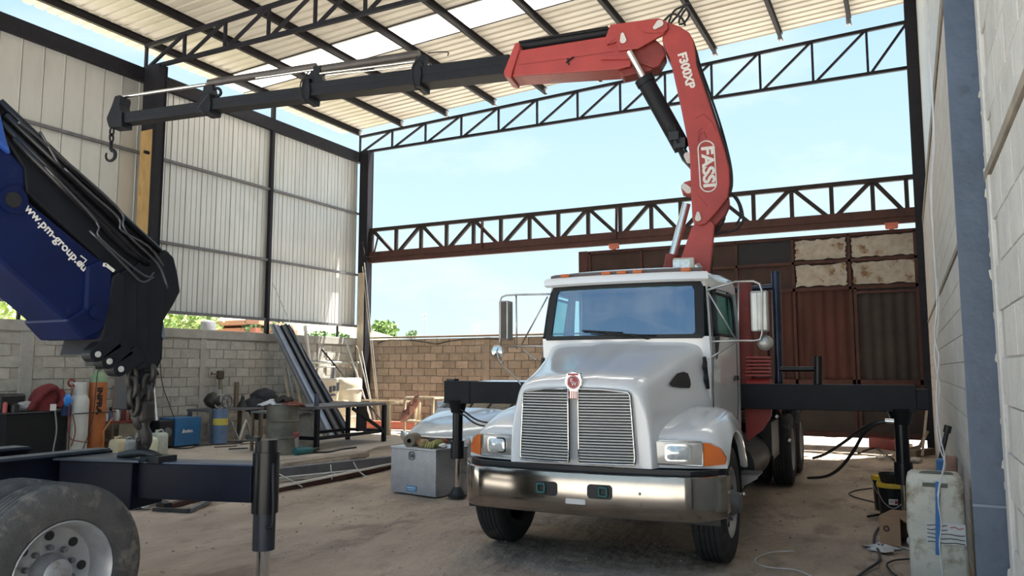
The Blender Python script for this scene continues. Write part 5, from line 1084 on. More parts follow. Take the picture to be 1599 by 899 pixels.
for px, py, ln, lab in ((290,695,.5,'thin dark rod on the slab before the blue welder'),(352,697,.4,'rusty flat bar on the slab before the bench'),(372,700,.3,'short dark bar on the slab, in front of the bench'),(395,692,.5,'long thin rod lying by the oil drum foot')):
    c = at_z(px, py, LZ+.015); tag(MB().beam(c-V((.1,ln/2,0)), c+V((.1,ln/2,0)), .03, .02).build('scrap_rod', SIDB if px != 372 else BLACK), lab, 'scrap')
# rusty oil drum with rags
dc = at_z(440, 708, LZ); dx = V((dc.x, dc.y, LZ)); dr_ = .30; dh = .93
od = thing('oil_drum', 'dirty dark oil drum with rags on its lid, beside the dark workbench', 'drum', dx)
DRM = mat('grimy_drum_paint', (.13,.125,.105), .6, .2, var=.35, scale=4, stain=((.30,.27,.20), .60, 3))
pr = [(0,0),(dr_,0),(dr_+.012,.01),(dr_,.03),(dr_,dh*.33-.02),(dr_+.015,dh*.33),(dr_,dh*.33+.02),(dr_,dh*.66-.02),(dr_+.015,dh*.66),(dr_,dh*.66+.02),(dr_,dh-.02),(dr_+.012,dh-.01),(dr_,dh),(dr_-.02,dh-.015),(0,dh-.015)]
MB().lathe(pr, dx, (0,0,1), 40).build('shell', DRM, od, smooth=35)
def rag(c, r, m_, label, zz):
    rows = []
    for k_ in range(6):
        f_ = k_/5; rows.append([V((c[0]+r*f_*math.cos(t)*(1+.3*noise.noise(V((math.cos(t)*2, math.sin(t)*2, r*9)))), c[1]+r*f_*math.sin(t)*(1+.3*noise.noise(V((math.sin(t)*2, r*7, math.cos(t))))), zz+.07*(1-f_)+.05*noise.noise(V((math.cos(t)*3*f_, math.sin(t)*3*f_, r*5)))-(.0 if f_ < .8 else .05*abs(math.sin(3*t))))) for t in [i*math.pi/12 for i in range(24)]])
    m = MB(); m.grid(rows, closed=True); o = m.build('rag', m_, smooth=180); s_ = o.modifiers.new('t', 'SOLIDIFY'); s_.thickness = .012; tag(o, label, 'rag')
rag((dx.x+.10, dx.y+.05), .28, mat('red_brown_rag', (.17,.05,.035), .9, var=.3, bump=.4), 'red-brown rag draped over the oil drum lid', LZ+dh+.0)
rag((dx.x-.15, dx.y-.12), .26, mat('white_blue_rag', (.48,.50,.56), .85, var=.2, bump=.4), 'white rag hanging off the left edge of oil drum lid', LZ+dh+.02)
rag((dx.x+.04, dx.y+.0), .19, mat('black_rag', (.02,.018,.018), .9), 'black rag on top of the red-brown rag', LZ+dh+.09)
# paint pail
c = at_z(453, 707, LZ); pc = V((c.x+.10, c.y-.1, LZ)); pa = thing('paint_pail', 'white pail with red lid standing before the oil drum', 'pail', pc)
MB().lathe([(0,0),(.13,0),(.15,.33),(.155,.34)], pc, (0,0,1), 28).build('body', mat('grey_white_pail', (.42,.40,.39), .6, var=.25, scale=8), pa, smooth=40)
MB().lathe([(.155,.31),(.162,.32),(.162,.40),(.15,.41),(0,.41)], pc, (0,0,1), 28).build('lid', mat('faded_red_lid', (.27,.07,.08), .6, var=.2), pa, smooth=40)
MB().tube([pc+V((.0,-.1,.41)), pc+V((.02,-.1,.62))], .012, 6).build('stick', LETTER, pa)
c = at_z(478, 700, LZ); sk = MB(); rows = []
for zz, k_ in ((0,.8),(.1,1),(.35,.95),(.55,.9),(.66,.75),(.7,.4)): rows.append([V((c.x+.17*k_*math.cos(t)*(1+.06*math.sin(5*t+zz*9)), c.y+.19*k_*math.sin(t)*(1+.06*math.sin(4*t+zz*7)), LZ+zz)) for t in [i*math.pi/14 for i in range(28)]])
sk.grid(rows, closed=True, caps=True); tag(sk.build('sack', mat('dirty_white_sack', (.44,.43,.40), .85, var=.2, scale=6, bump=.5), smooth=180), 'dirty white sack standing right of the oil drum', 'sack')
c = at_z(478, 709, LZ); gg = thing('angle_grinder', 'teal power tool lying on the slab by the pail', 'power tool', c)
m = MB(); m.cyl(c+V((-.08,-.22,.07)), c+V((.02,.12,.07)), .075, .06, n=14); m.build('tool_body', mat('teal_tool', (.02,.13,.14), .4, var=.3, scale=20), gg, smooth=40); MB().cyl(c+V((.02,.12,.05)), c+V((.06,.26,.09)), .05, .03).build('tool_head', BLACK, gg, smooth=40)
m = MB(); m.tube(curve([c+V((.0,.2,.02)), c+V((.2,.4,.015)), c+V((.1,.9,.015)), c+V((.15,1.3,.02))]), .018, 6); tag(m.build('power_cord', BLACK, smooth=180), 'thick black cord lying right of the teal power tool', 'cord')
# brown stand next to the sack
def bench_frame(name, label, cat, x0, x1, y0, y1, zt, mt, ml, lw_=.05, top=.04, shelf=None, frame=False):
    t = thing(name, label, cat, ((x0+x1)/2, (y0+y1)/2, LZ))
    if frame:
        for a, b in (((x0,y0),(x1,y0)),((x1,y0),(x1,y1)),((x1,y1),(x0,y1)),((x0,y1),(x0,y0))): MB().beam((a[0],a[1],zt-.02), (b[0],b[1],zt-.02), lw_, .04).build('top_rail', mt, t)
    else: MB().box(((x0+x1)/2, (y0+y1)/2, zt-top/2), (x1-x0+.06, y1-y0+.06, top)).build('table_top', mt, t)
    for x in (x0, x1):
        for y in (y0, y1): MB().box((x, y, (LZ+zt-top)/2), (lw_, lw_, zt-top-LZ)).build('leg', ml, t)
    if shelf:
        for x in (x0, x1): MB().beam((x, y0, shelf), (x, y1, shelf), lw_*.8, lw_*.8).build('lower_rail', ml, t)
        for y in (y0, y1): MB().beam((x0, y, shelf), (x1, y, shelf), lw_*.8, lw_*.8).build('lower_rail', ml, t)
    return t
p = at_z(492, 701, LZ); bench_frame('trestle', 'brown steel trestle between the sack and the dark workbench', 'trestle', p.x-.9, p.x, p.y-.8, p.y, at_y(492, 640, p.y).z, GREYST, SIDB, .05)
# dark welding table on castors
p0 = at_z(540, 697, LZ+.0); p1 = at_z(590, 688, LZ)
wtz = at_y(540, 632, p0.y).z
wt = bench_frame('welding_table', 'long dark steel welding table on castors, before the leaning profiles', 'table', p0.x-1.0, p0.x, p0.y-.0-.9, p0.y+1.3, wtz, GREYST, STEEL, .08, .05, .28)
for x in (p0.x-1.0, p0.x):
    for y in (p0.y-.9, p0.y+1.3): MB().cyl((x-.02, y, LZ+.05), (x+.02, y, LZ+.05), .05, n=16).build('castor', BLACK, wt, smooth=40)
MB().beam((p0.x, p0.y+.2, wtz-.08), (p0.x+.05, p0.y+1.2, .3), .05, .06).build('diagonal_brace', STEEL, wt)
MB().box((p0.x, p0.y+.5, (wtz+.3)/2), (.05,.30,wtz-.35)).build('middle_plate', STEEL, wt)
tag(MB().box((p0.x-.15, p0.y-.75, wtz+.12), (.05,.09,.24)).build('steel_block', STEELB), 'blue-grey steel stub standing on the dark welding table', 'steel block')
# pale wooden table behind
q0 = at_z(612, 663, LZ); y0_ = q0.y-.2
WOODP = mat('pale_wood', (.50,.42,.30), .8, var=.2, scale=4, stretch=(1,1,.2))
x1_ = at_y(607, 640, 15.6).x; tz_ = at_y(600, 628, 15.6).z
bench_frame('wooden_table', 'pale wooden table frame behind the dark welding table', 'table', x1_-1.9, x1_, 15.6, 16.9, tz_, WOODP, WOODP, .09, .05, None, True)
# white water barrel and board
c = at_x(515, 600, -13.6); bar_ = thing('water_barrel', 'cream plastic barrel with black marks behind the leaning profiles', 'barrel', (-13.5, c.y+.2, LZ))
cy_ = at_x(543, 610, -13.4).y; zb1 = at_x(543, 590, -13.4).z
MB().lathe([(0,0),(.36,0),(.38,.1),(.38,zb1-.25),(.37,zb1-.10),(.33,zb1-LZ),(0,zb1-LZ)], (-13.4, cy_, LZ), (0,0,1), 36).build('shell', mat('cream_barrel', (.60,.55,.44), .6, var=.12, scale=3), bar_, smooth=40)
for zz in (.4, .75, 1.1): MB().tube([(-13.4+.385*math.cos(t), cy_+.385*math.sin(t), zz) for t in [i*math.pi/16 for i in range(32)]], .012, 6, closed=True).build('hoop', mat('cream_barrel', (.5,.45,.33)), bar_, smooth=180)
bar_.location = bar_.location
c2y = at_x(508, 610, -13.4).y
tk = thing('plastic_tank', 'cream square tank with dark printed patches, left of the cream barrel', 'tank', (-13.5, c2y, LZ))
MB().box((-13.55, c2y, (zb1+LZ)/2), (.6, .75, zb1-LZ)).build('shell', MATS['cream_barrel'], tk, bevel=.05)
for dy, dz, sx_, sz2 in ((.02,-.28,.10,.16),(.16,-.26,.12,.14),(.30,-.22,.10,.22),(.12,-.42,.2,.05)): MB().box((-13.245, c2y+dy, zb1+dz), (.008, sx_, sz2)).build('dark_print', mat('dark_print', (.05,.07,.11), .6), tk)
tag(MB().box((-14.0, at_x(520,640,-14.0).y, .72), (.05, 2.2, 1.25)).build('white_board', mat('white_board', (.66,.65,.62), .7, var=.08)), 'white board standing on the slab behind the welding table', 'board')
# rack of horizontal bars behind the profiles
rk = thing('pipe_rack', 'galvanised rack of horizontal bars on the left wall near the corner', 'rack', (-13.95, 15.2, LZ))
GALV = mat('galvanised_tube', (.46,.47,.45), .45, .5, var=.15)
rz1 = at_x(520, 566, -13.95).z; ra, rb2 = at_x(478, 566, -13.95).y, at_x(562, 566, -13.95).y
MB().cyl((-13.95, ra, rz1), (-13.95, rb2, rz1), .035).build('top_bar', GALV, rk, smooth=40); MB().cyl((-13.92, ra, rz1-.12), (-13.92, (ra+rb2)/2, rz1-.12), .02).build('second_bar', GALV, rk, smooth=40)
for yy in (ra+.1, (ra+rb2)/2, rb2-.1): MB().cyl((-13.97, yy, LZ), (-13.97, yy, rz1+.05), .03).build('upright', STEELB if yy == (ra+rb2)/2 else GALV, rk, smooth=40)
# leaning steel profiles
prof = [ # px bottom, px top, width, depth, material, x of the foot
 ((540,640),(428,506),.10,.08,GREYST,'first'),((548,640),(433,506),.16,.06,ALU,'second, widest and bright'),((560,638),(443,512),.07,.06,STEEL,'third'),((568,636),(451,508),.09,.08,STEELB,'fourth'),((574,634),(456,506),.12,.08,GREYST,'fifth')]
PF = [((486,633),(424,506),.10,mat('mid_grey_primer', (.20,.205,.225), .5, .3, var=.15)),((494,633),(430,507),.15,mat('bright_galvanised', (.42,.44,.48), .35, .6, var=.15)),((500,633),(437,509),.06,STEEL),((507,633),(441,507),.10,mat('mid_grey_primer', (.20,.205,.225))),((513,633),(445,506),.06,STEEL),((520,633),(448,507),.12,mat('blue_grey_primer', (.12,.135,.165), .5, .3, var=.15))]
nm_ = ['leftmost long steel channel leaning on the left wall','widest bright galvanised channel, leaning second from left','thin dark bar leaning right of the bright galvanised channel','mid-grey channel leaning in the middle of the bundle','thin dark bar leaning, second from right of the long bundle','rightmost blue-grey channel of the long leaning bundle']
for i, ((bx2, by2), (tx, ty), wd, mm) in enumerate(PF):
    top = at_x(tx, ty, -14.02); bot0 = at_x(bx2, by2, -12.7-.05*i); dv = (top-bot0); k_ = (bot0.z-LZ)/dv.z; bot = bot0-dv*k_
    m = MB(); m.beam(bot, top, wd, .008, (1,0,0)); 
    R = (top-bot).normalized(); sd = R.cross(V((1,0,0))).normalized(); nn = sd.cross(R)
    for s_ in (-1, 1): m.beam(bot+sd*s_*wd/2+nn*.03*0, top+sd*s_*wd/2, .008, .06, (1,0,0))
    o = m.build('steel_channel', mm); tag(o, nm_[i], 'steel channel', 'steel channels leaning on the left wall')
thin = [((462,640),(452,570),.02,'brown'),((470,640),(458,575),.02,'x'),((480,642),(466,570),.022,'x'),((487,640),(472,600),.02,'x'),((500,640),(480,610),.02,'x')]
for i, ((bx2, by2), (tx, ty), r, _) in enumerate([((a[0]-8, a[1]), (b[0]-10, b[1]), r, q_) for a, b, r, q_ in thin]):
    a = at_x(bx2, by2, -13.3); b = at_x(tx, ty, -13.95); tag(MB().beam(a-(b-a)*(a.z-LZ)/(b.z-a.z)*.98, b, r*2, r*2, (1,0,0)).build('angle_bar', WOODP if i % 2 == 0 else GALV), ['shortest pale batten leaning behind the oil drum','grey bar leaning right of the shortest pale batten','pale batten leaning under the long channels','grey bar leaning under the middle of the long channels','pale batten leaning lowest, near the welding table'][i], 'bar', 'short bars leaning below the long channels')
pp_ = [((575,640),(540,530),.028,'thick galvanised pipe leaning left in the back corner',GALV,-13.95),((592,640),(558,545),.022,'second galvanised pipe leaning, beside the thick one',GALV,-13.95),((600,640),(569,410),.016,'very long thin pipe leaning against the corner column, right of it',GALV,-13.75),((582,640),(565,548),.014,'thin steel rod leaning before the wire coil',GALV,-13.9),((590,640),(566,416),.010,'thin pale rod leaning against the corner column, left one',WOODP,-13.8),((478,560),(425,440),.010,'thin pale rod leaning high above the channel bundle',GALV,-14.05),((540,590),(502,545),.02,'short dark bar leaning below the rack top bar',STEEL,-13.9)]
for (b_, t_, r, lab, mm, xt) in pp_:
    top = at_x(*t_, xt); bot0 = at_x(*b_, xt+.5); k_ = (bot0.z-LZ)/(top-bot0).z; bot = bot0-(top-bot0)*k_
    bot.y = min(bot.y, 17.9); top.y = min(top.y, 17.92)
    tag(MB().cyl(bot, top, r, n=8).build('leaning_pipe', mm, smooth=40), lab, 'pipe')
tag(MB().cyl(at_x(483, 565, -14.0), at_x(476, 508, -14.05), .05, n=12).build('upright_pipe', LETTER, smooth=40), 'thick pale pipe upright behind the steel channels at wall top', 'pipe')
m = MB(); c = at_x(574, 558, -13.9); c.y = min(c.y, 17.55)
for k_ in range(9):
    ph = random.uniform(-.4,.4); m.tube([c+V((.05*math.sin(t+ph)+random.uniform(-.01,.01), .20*math.cos(t)*random.uniform(.93,1.05), .32*math.sin(t)*random.uniform(.93,1.05))) for t in [i*math.pi/12 for i in range(24)]], .007, 4, closed=True)
tag(m.build('wire_coil', mat('straw_wire', (.36,.33,.25), .7, .2), smooth=180), 'coil of thin wire hanging in the back left corner', 'wire coil')
tag(MB().beam(at_y(572, 676, 17.0) if False else V((-13.2, 17.2, LZ+.1)), V((-10.6, 17.3, LZ+.1)), .16, .2).build('orange_beam', mat('orange_red_beam', (.33,.09,.055), .6, var=.2)), 'orange-red steel beam lying at the foot of back wall', 'beam')
# small frame stand with reddish cloth
y_ = 16.2; fx0, fx1 = at_y(632, 640, y_).x, at_y(676, 640, y_).x; fz = at_y(650, 620, y_).z
fs_ = bench_frame('wooden_stand', 'rough wooden stand in front of the brown back wall', 'stand', fx0, fx1, y_, y_+.5, fz, WOODP, WOODP, .05, .03, .35, True)
m = MB(); rows = []
for k_ in range(9):
    f_ = k_/8; xx = fx0-.06+.42*f_; rows.append([V((xx+.03*math.sin(3*t+k_), y_+.02+(.10+.05*math.sin(k_*1.3))*math.cos(t), .42+.48*f_+(.13+.05*math.sin(k_*1.9))*math.sin(t)*(1+.25*math.sin(4*t+k_)))) for t in [i*math.pi/10 for i in range(20)]])
m.grid(rows, closed=True, caps=True); tag(m.build('red_cloth', mat('faded_red_cloth', (.24,.12,.10), .9, var=.3, scale=12), smooth=180), 'faded reddish cloth bundled on the rough wooden stand', 'cloth')
# ---- planks, channels on the ground in the middle
def ground_bar(p0, p1, w_, h, m_, name, lab, cat, z=0.0, bev=.004):
    a = at_z(p0[0], p0[1], z+h/2); b = at_z(p1[0], p1[1], z+h/2); return tag(MB().beam(a, b, w_, h).build(name, m_, bevel=bev), lab, cat)
WOODG = mat('weathered_wood', (.32,.27,.215), .9, var=.25, scale=5, stretch=(1,1,1), bump=.4)
ground_bar((430,727),(568,708), .30, .10, WOODG, 'timber_slab', 'weathered thick timber lying nearest the welding table', 'timber', .02, .02)
ground_bar((452,728),(540,716), .18, .08, mat('pale_weathered_wood', (.40,.355,.29), .9, var=.2), 'timber_plank', 'pale plank lying just before the thick timber', 'plank', .0)
ground_bar((432,738),(612,718), .14, .14, GREYST, 'steel_beam', 'long grey steel beam lying behind the wire-tied channel', 'beam', .0)
ground_bar((432,748),(560,735), .08, .05, GALV, 'steel_tube', 'short galvanised tube lying between the steel beam and channel', 'tube')
ground_bar((400,770),(612,727), .12, .08, RUSTP, 'steel_channel', 'long rust-red steel channel on the ground, nearest the camera', 'channel')
ground_bar((404,766),(612,724), .03, .03, LETTER, 'steel_strip', 'pale strip lying along the top of rust-red channel', 'strip', .08)
for i, pts in enumerate(([(432,738),(455,750),(472,760)],[(516,720),(517,735),(518,748)],[(550,718),(560,735),(574,745)],[(505,740),(520,738),(524,744)])):
    m = MB(); m.tube(curve([at_z(x, y, .12-.03*k_) for k_, (x, y) in enumerate(pts)]), .010, 5); tag(m.build('tie_wire', GALV, smooth=180), ['bent tie wire over the beams, leftmost','bent tie wire over the middle of the beams','bent tie wire over the beams, nearest the toolbox','short wire curl lying between the beams'][i], 'wire', 'tie wires over the beams')
# under the outrigger beam: scraps
def gpt(px, py, z=.02): return at_z(px, py, z)
for p0, p1, w_, h, mm, nm, lab, cat in (((225,775),(262,790),.09,.07,BLACK,'steel_channel','black channel scrap on the ground by the dark wheel','channel'),((262,790),(318,775),.09,.05,RUSTP,'steel_channel','rust-red channel scrap under the blue outrigger beam','channel'),((240,795),(296,797),.06,.04,CHAIN,'steel_bar','dark bar scrap beneath the rust-red channel scrap','bar'),((296,797),(330,780),.06,.04,GREYST,'steel_bar','grey bar scrap, rightmost under the blue outrigger beam','bar')):
    tag(MB().beam(gpt(*p0, h/2), gpt(*p1, h/2), w_, h).build(nm, mm), lab, cat)
c = gpt(213, 792); tag(MB().box(c+V((0,0,.03)), (.14,.2,.07)).build('wood_block', WOODP, bevel=.01), 'small pale wood block by the dark wheel', 'block')
c = gpt(231, 793); tag(MB().ico(c+V((0,0,.05)), .08, 2, .2, (1,1.2,.7)).build('crumpled_plastic', mat('clear_plastic_scrap', (.5,.5,.5), .3, var=.3)), 'crumpled clear plastic scrap on the ground by the wood block', 'plastic')
# ---- aluminium toolbox
TX0 = at_z(609, 769); tb0 = V((-6.32, 8.82, 0)); tb1 = V((-5.50, 8.66, 0)); dv = (tb1-tb0).normalized(); bk = V((-dv.y, dv.x, 0)); wdt = (tb1-tb0).length; hz = .58; dp = .62
ang = math.atan2(dv.y, dv.x)
tb = thing('toolbox', 'aluminium checker-plate toolbox on the ground beside the outrigger leg', 'toolbox', tb0, ang)
CHK = mat('checker_plate', (.46,.48,.52), .34, .75, var=.12, scale=8)
MB().box((wdt/2, dp/2, hz/2), (wdt, dp, hz)).build('body', CHK, tb, local=True, bevel=.008)
m = MB()
for i in range(26):
    for j in range(18):
        x = .02+i*wdt/26+.006; z = .02+j*hz/18+.01; m.box((x, -.001, z), (.020 if (i+j) % 2 else .006, .004, .006 if (i+j) % 2 else .020))
for i in range(18):
    for j in range(18):
        y = .02+i*dp/18+.006; z = .02+j*hz/18+.01; m.box((wdt+.001, y, z), (.004, .018 if (i+j) % 2 else .006, .006 if (i+j) % 2 else .018))
m.build('tread_pattern', CHK, tb, local=True)['kind'] = 'stuff'
MB().box((wdt/2, dp/2, hz+.012), (wdt+.02, dp+.02, .03)).build('lid', CHK, tb, local=True, bevel=.006)
m = MB(); m.tube([(.40+a_, -.012, .50+b__) for a_, b__ in rrect(-.045,-.05,.045,.05,.03,3)], .006, 5, closed=True); m.box((.40,-.01,.5), (.03,.015,.05)); m.build('latch', GREYST, tb, local=True, smooth=60)
MB().box((.40, -.004, .075), (.19,.006,.075)).build('blue_sticker', mat('blue_sticker', (.09,.26,.45), .5, var=.15), tb, local=True)
m = MB(); m.box((.40, -.0075, .088), (.15,.002,.012)); m.box((.40, -.0075, .06), (.12,.002,.008)); m.build('sticker_print', LETTER, tb, local=True)
TBM = WM[tb.name]
def glove(x, y, r, m_, lab, sh=(1,1,.8), nm='glove', dz=0):
    c = TBM @ V((x, y, hz+.03+r*sh[2]*.75+dz)); t = thing(nm, lab, 'glove' if nm == 'glove' else nm.replace('_', ' '), c, random.uniform(0, 3))
    rows = []
    for k_ in range(7):
        f_ = k_/6; rr = r*(.55+.45*math.sin(math.pi*min(1, f_*1.1)))
        rows.append([V((rr*math.cos(a_)*sh[0]*(1+.15*math.sin(3*a_+k_)), (f_-.5)*2*r*1.3*sh[1], rr*math.sin(a_)*sh[2]*(1+.12*math.sin(4*a_+k_*1.7)))) for a_ in [i*math.pi/8 for i in range(16)]])
    m = MB(); m.grid(rows, closed=True, caps=True); m.build('palm', m_, t, local=True, smooth=180)
    for k_ in range(4):
        xx = (-.6+.4*k_)*r*sh[0]; m = MB(); m.tube([(xx, r*1.1, 0), (xx*1.3, r*1.6, .1*r), (xx*1.5, r*1.9, -.3*r), (xx*1.4, r*2.1, -.55*r)], [r*.26, r*.25, r*.22, r*.15], 8); m.build('finger', m_, t, local=True, smooth=180)
    m = MB(); m.tube([(r*.6*sh[0], 0, 0), (r*1.2*sh[0], r*.5, .1*r), (r*1.35*sh[0], r*.9, -.2*r)], [r*.3, r*.27, r*.2], 8); m.build('thumb', m_, t, local=True, smooth=180)
GY1 = mat('tan_leather', (.34,.24,.11), .8, var=.3, scale=18, bump=.5); GY2 = mat('olive_glove', (.30,.28,.10), .8, var=.3, scale=20); GY3 = mat('red_brown_leather', (.25,.09,.05), .8, var=.3, scale=16)
tc = TBM @ V((.20, .2, hz+.10)); rl = thing('roll_of_cloth', 'grey-brown cloth roll on the left corner of the toolbox', 'cloth roll', tc)
MB().lathe([(.035,-.16),(.085,-.17),(.09,-.12),(.085,.12),(.08,.14),(.03,.14)], tc, (.3,-1,0), 20).build('roll', mat('grey_brown_cloth', (.20,.165,.12), .9, var=.3, scale=15), rl, smooth=60)
glove(.36, .22, .07, GY3, 'red-brown leather glove on the toolbox, beside the cloth roll'); glove(.46, .16, .075, GY1, 'tan leather glove in the middle of the toolbox lid'); glove(.52, .30, .07, mat('dark_brown_glove', (.05,.035,.03), .8), 'dark brown glove behind the tan one on toolbox'); glove(.40, .40, .07, BLACK, 'black glove at the back of the toolbox lid')
glove(.66, .20, .075, GY2, 'olive-yellow glove on the right part of toolbox lid'); glove(.64, .32, .065, GY3, 'red-brown glove behind the olive-yellow glove', dz=.02)
c = TBM @ V((.78,.2,hz+.06)); tag(MB().ico(c, .05, 2, .2, (1,1.4,.6)).build('paper_scrap', LETTER), 'crumpled white paper at the right end of the toolbox lid', 'paper')
# ---- parked car behind the toolbox (local frame: front centre on the ground, +y to its rear)
car = thing('car', 'pale blue-silver hatchback parked behind the aluminium toolbox', 'car', (-6.55, 10.15, 0), math.radians(-6)); CARP = mat('silver_blue_car_paint', (.50,.56,.63), .22, .15, var=.03, coat=1.0)
CM = WM[car.name]
cst = [(.0,.62,.52,.58,.34),(.08,.76,.64,.64,.30),(.22,.82,.72,.73,.28),(.5,.85,.80,.83,.26),(.95,.86,.86,.93,.26),(1.2,.86,.86,.985,.26)]
rows = []
for y, w_, w2, zt, zb in cst:
    h = [(0, zt+.02), (w2*.5, zt+.01), (w2*.85, zt-.02), (w_*.97, zt-.09), (w_, zt-.22), (w_, (zb+zt)/2-.05), (w_*.96, zb)]
    bow = lambda x: y+.28*(abs(x)/.86)**2.4*max(0, 1-y/.9)
    half = [V((x, bow(x), z)) for x, z in h]; rows.append([V((-p.x, p.y, p.z)) for p in half[:0:-1]]+half)
m = MB(); m.grid(rows); m.f.append(tuple(range(13))); hood_ = m.build('bonnet_and_wings', CARP, car, local=True, smooth=60, sub=1)
rows = []
for y, w_, zt in ((1.15,.86,.98),(1.3,.86,.99),(3.9,.85,.98),(4.05,.78,.9)):
    h = [(0, zt), (w_*.9, zt), (w_, zt-.12), (w_, .5), (w_*.96, .26)]; half = [V((x, y, z)) for x, z in h]; rows.append([V((-p.x, p.y, p.z)) for p in half[:0:-1]]+half)
m = MB(); m.grid(rows, caps=True); m.build('lower_body', CARP, car, local=True, smooth=50)
rows = []
for z, yf, yr, wf in ((.97,1.15,3.95,.80),(1.2,1.55,3.8,.74),(1.38,1.92,3.6,.64),(1.44,2.15,3.4,.58)):
    rows.append([V(p) for p in ((-wf,yf+.1,z),(-wf*.6,yf+.02,z),(0,yf,z),(wf*.6,yf+.02,z),(wf,yf+.1,z),(wf,yr,z),(0,yr+.05,z),(-wf,yr,z))])
m = MB(); m.grid(rows[:3], closed=True); m.build('cabin_glass', mat('dark_car_glass', (.03,.04,.045), .05, .3, coat=1.0), car, local=True, smooth=30)
m = MB(); m.grid(rows[2:], closed=True); m.f.append(tuple(range(8, 16))); m.build('car_roof', CARP, car, local=True, smooth=60)
for s in (-1, 1): MB().beam((s*.80,1.22,.98), (s*.63,2.0,1.40), .05, .04).build('windscreen_pillar', CARP, car, local=True)
GRL = mat('car_grille_black', (.02,.02,.02), .4)
def cy_f(x): return .28*(abs(x)/.86)**2.4
m = MB(); m.grid([[V((x, cy_f(x)-.012+dy, z)) for x in [-.42+.84*i/10 for i in range(11)]] for z, dy in ((.60,.03),(.56,.0),(.50,-.01),(.49,.0))]); m.build('radiator_grille', GRL, car, local=True)
m = MB(); m.tube([V((x, cy_f(x)-.02, .615)) for x in [-.44+.88*i/10 for i in range(11)]], .014, 6); m.tube([V((x, cy_f(x)-.03, .50)) for x in [-.44+.88*i/10 for i in range(11)]], .012, 6); m.build('chrome_strip', CHROME, car, local=True, smooth=180)
m = MB(); m.grid([[V((x, cy_f(x)-.02+dy, z)) for x in [-.60+1.2*i/10 for i in range(11)]] for z, dy in ((.44,-.0),(.30,.0))]); m.build('lower_intake', GRL, car, local=True)
for s in (-1, 1):
    hl = [(s*.47,.52),(s*.60,.50),(s*.76,.56),(s*.80,.66),(s*.70,.66),(s*.52,.61)]
    o = panel(dens(hl, 3), lambda x, z: V((x, cy_f(x)+.02-.02+(.10 if z > .6 else .03)*(z-.5)*2-.03, z)), (1,.6), (0,.04,0)).build('car_headlight', LENS, car, local=True, smooth=60)
    m = MB(); c = V((s*.62, cy_f(.62)-.035, .575)); m.cyl(c, c+V((0,.03,0)), .05, n=20); m.build('lamp_bulb_ring', CHROME, car, local=True, smooth=40)
    for yy in (.75, 3.3): MB().cyl((s*.80,yy,.30), (s*.62,yy,.30), .30, n=28).build('wheel', TYRE, car, local=True, smooth=40, bevel=.02)
    m = MB(); m.box((s*.93,1.45,1.02), (.16,.08,.12)); m.build('door_mirror', CARP, car, local=True, bevel=.02)
# ================================================================== RIGHT SIDE
# black pails with yellow lids
def pail(c, label, blank=False):
    t = thing('oil_pail', label, 'pail', c, 0)
    MB().lathe([(0,0),(.135,0),(.15,.34)], c, (0,0,1), 32).build('body', BLACKG, t, smooth=40)
    MB().lathe([(.15,.335),(.162,.335),(.162,.37),(.155,.385),(.14,.385),(.135,.375),(0,.375)], c, (0,0,1), 32).build('lid', mat('yellow_lid', (.62,.42,.03), .5, var=.15), t, smooth=40)
    d = (V((0,0,0))-V(c)); d.z = 0; d.normalize(); sd = V((-d.y, d.x, 0))
    o = V(c)+d*.148+V((0,0,.19)); MB().prism([o+sd*a+V((0,0,b)) for a, b in ((-.04,-.03),(.05,-.03),(.05,.03),(-.04,.03))], -d*.01).build('white_label', LETTER, t)
    o = V(c)+d*.150+V((0,0,.19)); MB().prism([o+sd*a+V((0,0,b)) for a, b in ((.02,-.02),(.045,-.02),(.045,.02),(.02,.02))], d*.002).build('red_mark', REDE, t)
    text('W30', .04, o-sd*.03, sd, (0,0,1), BLACK, 'label_print', t)
    o = V(c)+d*.145+V((0,0,.07)); MB().prism([o+sd*a+V((0,0,b)) for a, b in ((-.05,-.008),(.05,-.008),(.05,.01),(-.05,.01))], d*.002).build('yellow_print', MATS['yellow_lid'], t)
    MB().tube(curve([V(c)+sd*.155+V((0,0,.33)), V(c)+d*.17+sd*.10+V((0,0,.20)), V(c)+d*.19+V((0,0,.13)), V(c)+d*.17-sd*.10+V((0,0,.20)), V(c)-sd*.155+V((0,0,.33))]), .004, 5).build('bail_handle', ALU, t, smooth=180)
    return t
p = at_z(1377, 793); pail((p.x+.06, p.y, 0), 'black pail with yellow lid, left and farther of the two'); p2_ = at_z(1396, 802); pail((p2_.x+.0, p2_.y-.25, 0), 'black pail with yellow lid, right one under the black tray')
c = V((p2_.x-.01, p2_.y-.25, .385)); m = MB(); m.lathe([(0,.0),(.10,0),(.13,.10),(.125,.10),(.095,.01),(0,.01)], c, (0,0,1), 28); tag(m.build('black_tray', BLACK, smooth=40), 'black round basin sitting on the right pail', 'basin')
# water bottle behind
p = at_z(1424, 800); bottle_obj('water_bottle', 'clear blue-tinted water bottle between the outrigger leg and jerrycan', 'bottle', [(0,0),(.07,0),(.075,.03),(.07,.1),(.075,.17),(.07,.24),(.05,.31),(.025,.36),(.025,.40),(0,.4)], (p.x+.02, p.y-.5, 0), mat('clear_blue_plastic', (.25,.30,.38), .15, var=.3, scale=10, spec=.8), None, (.03,.03,mat('white_plastic', (.6,.6,.58))))
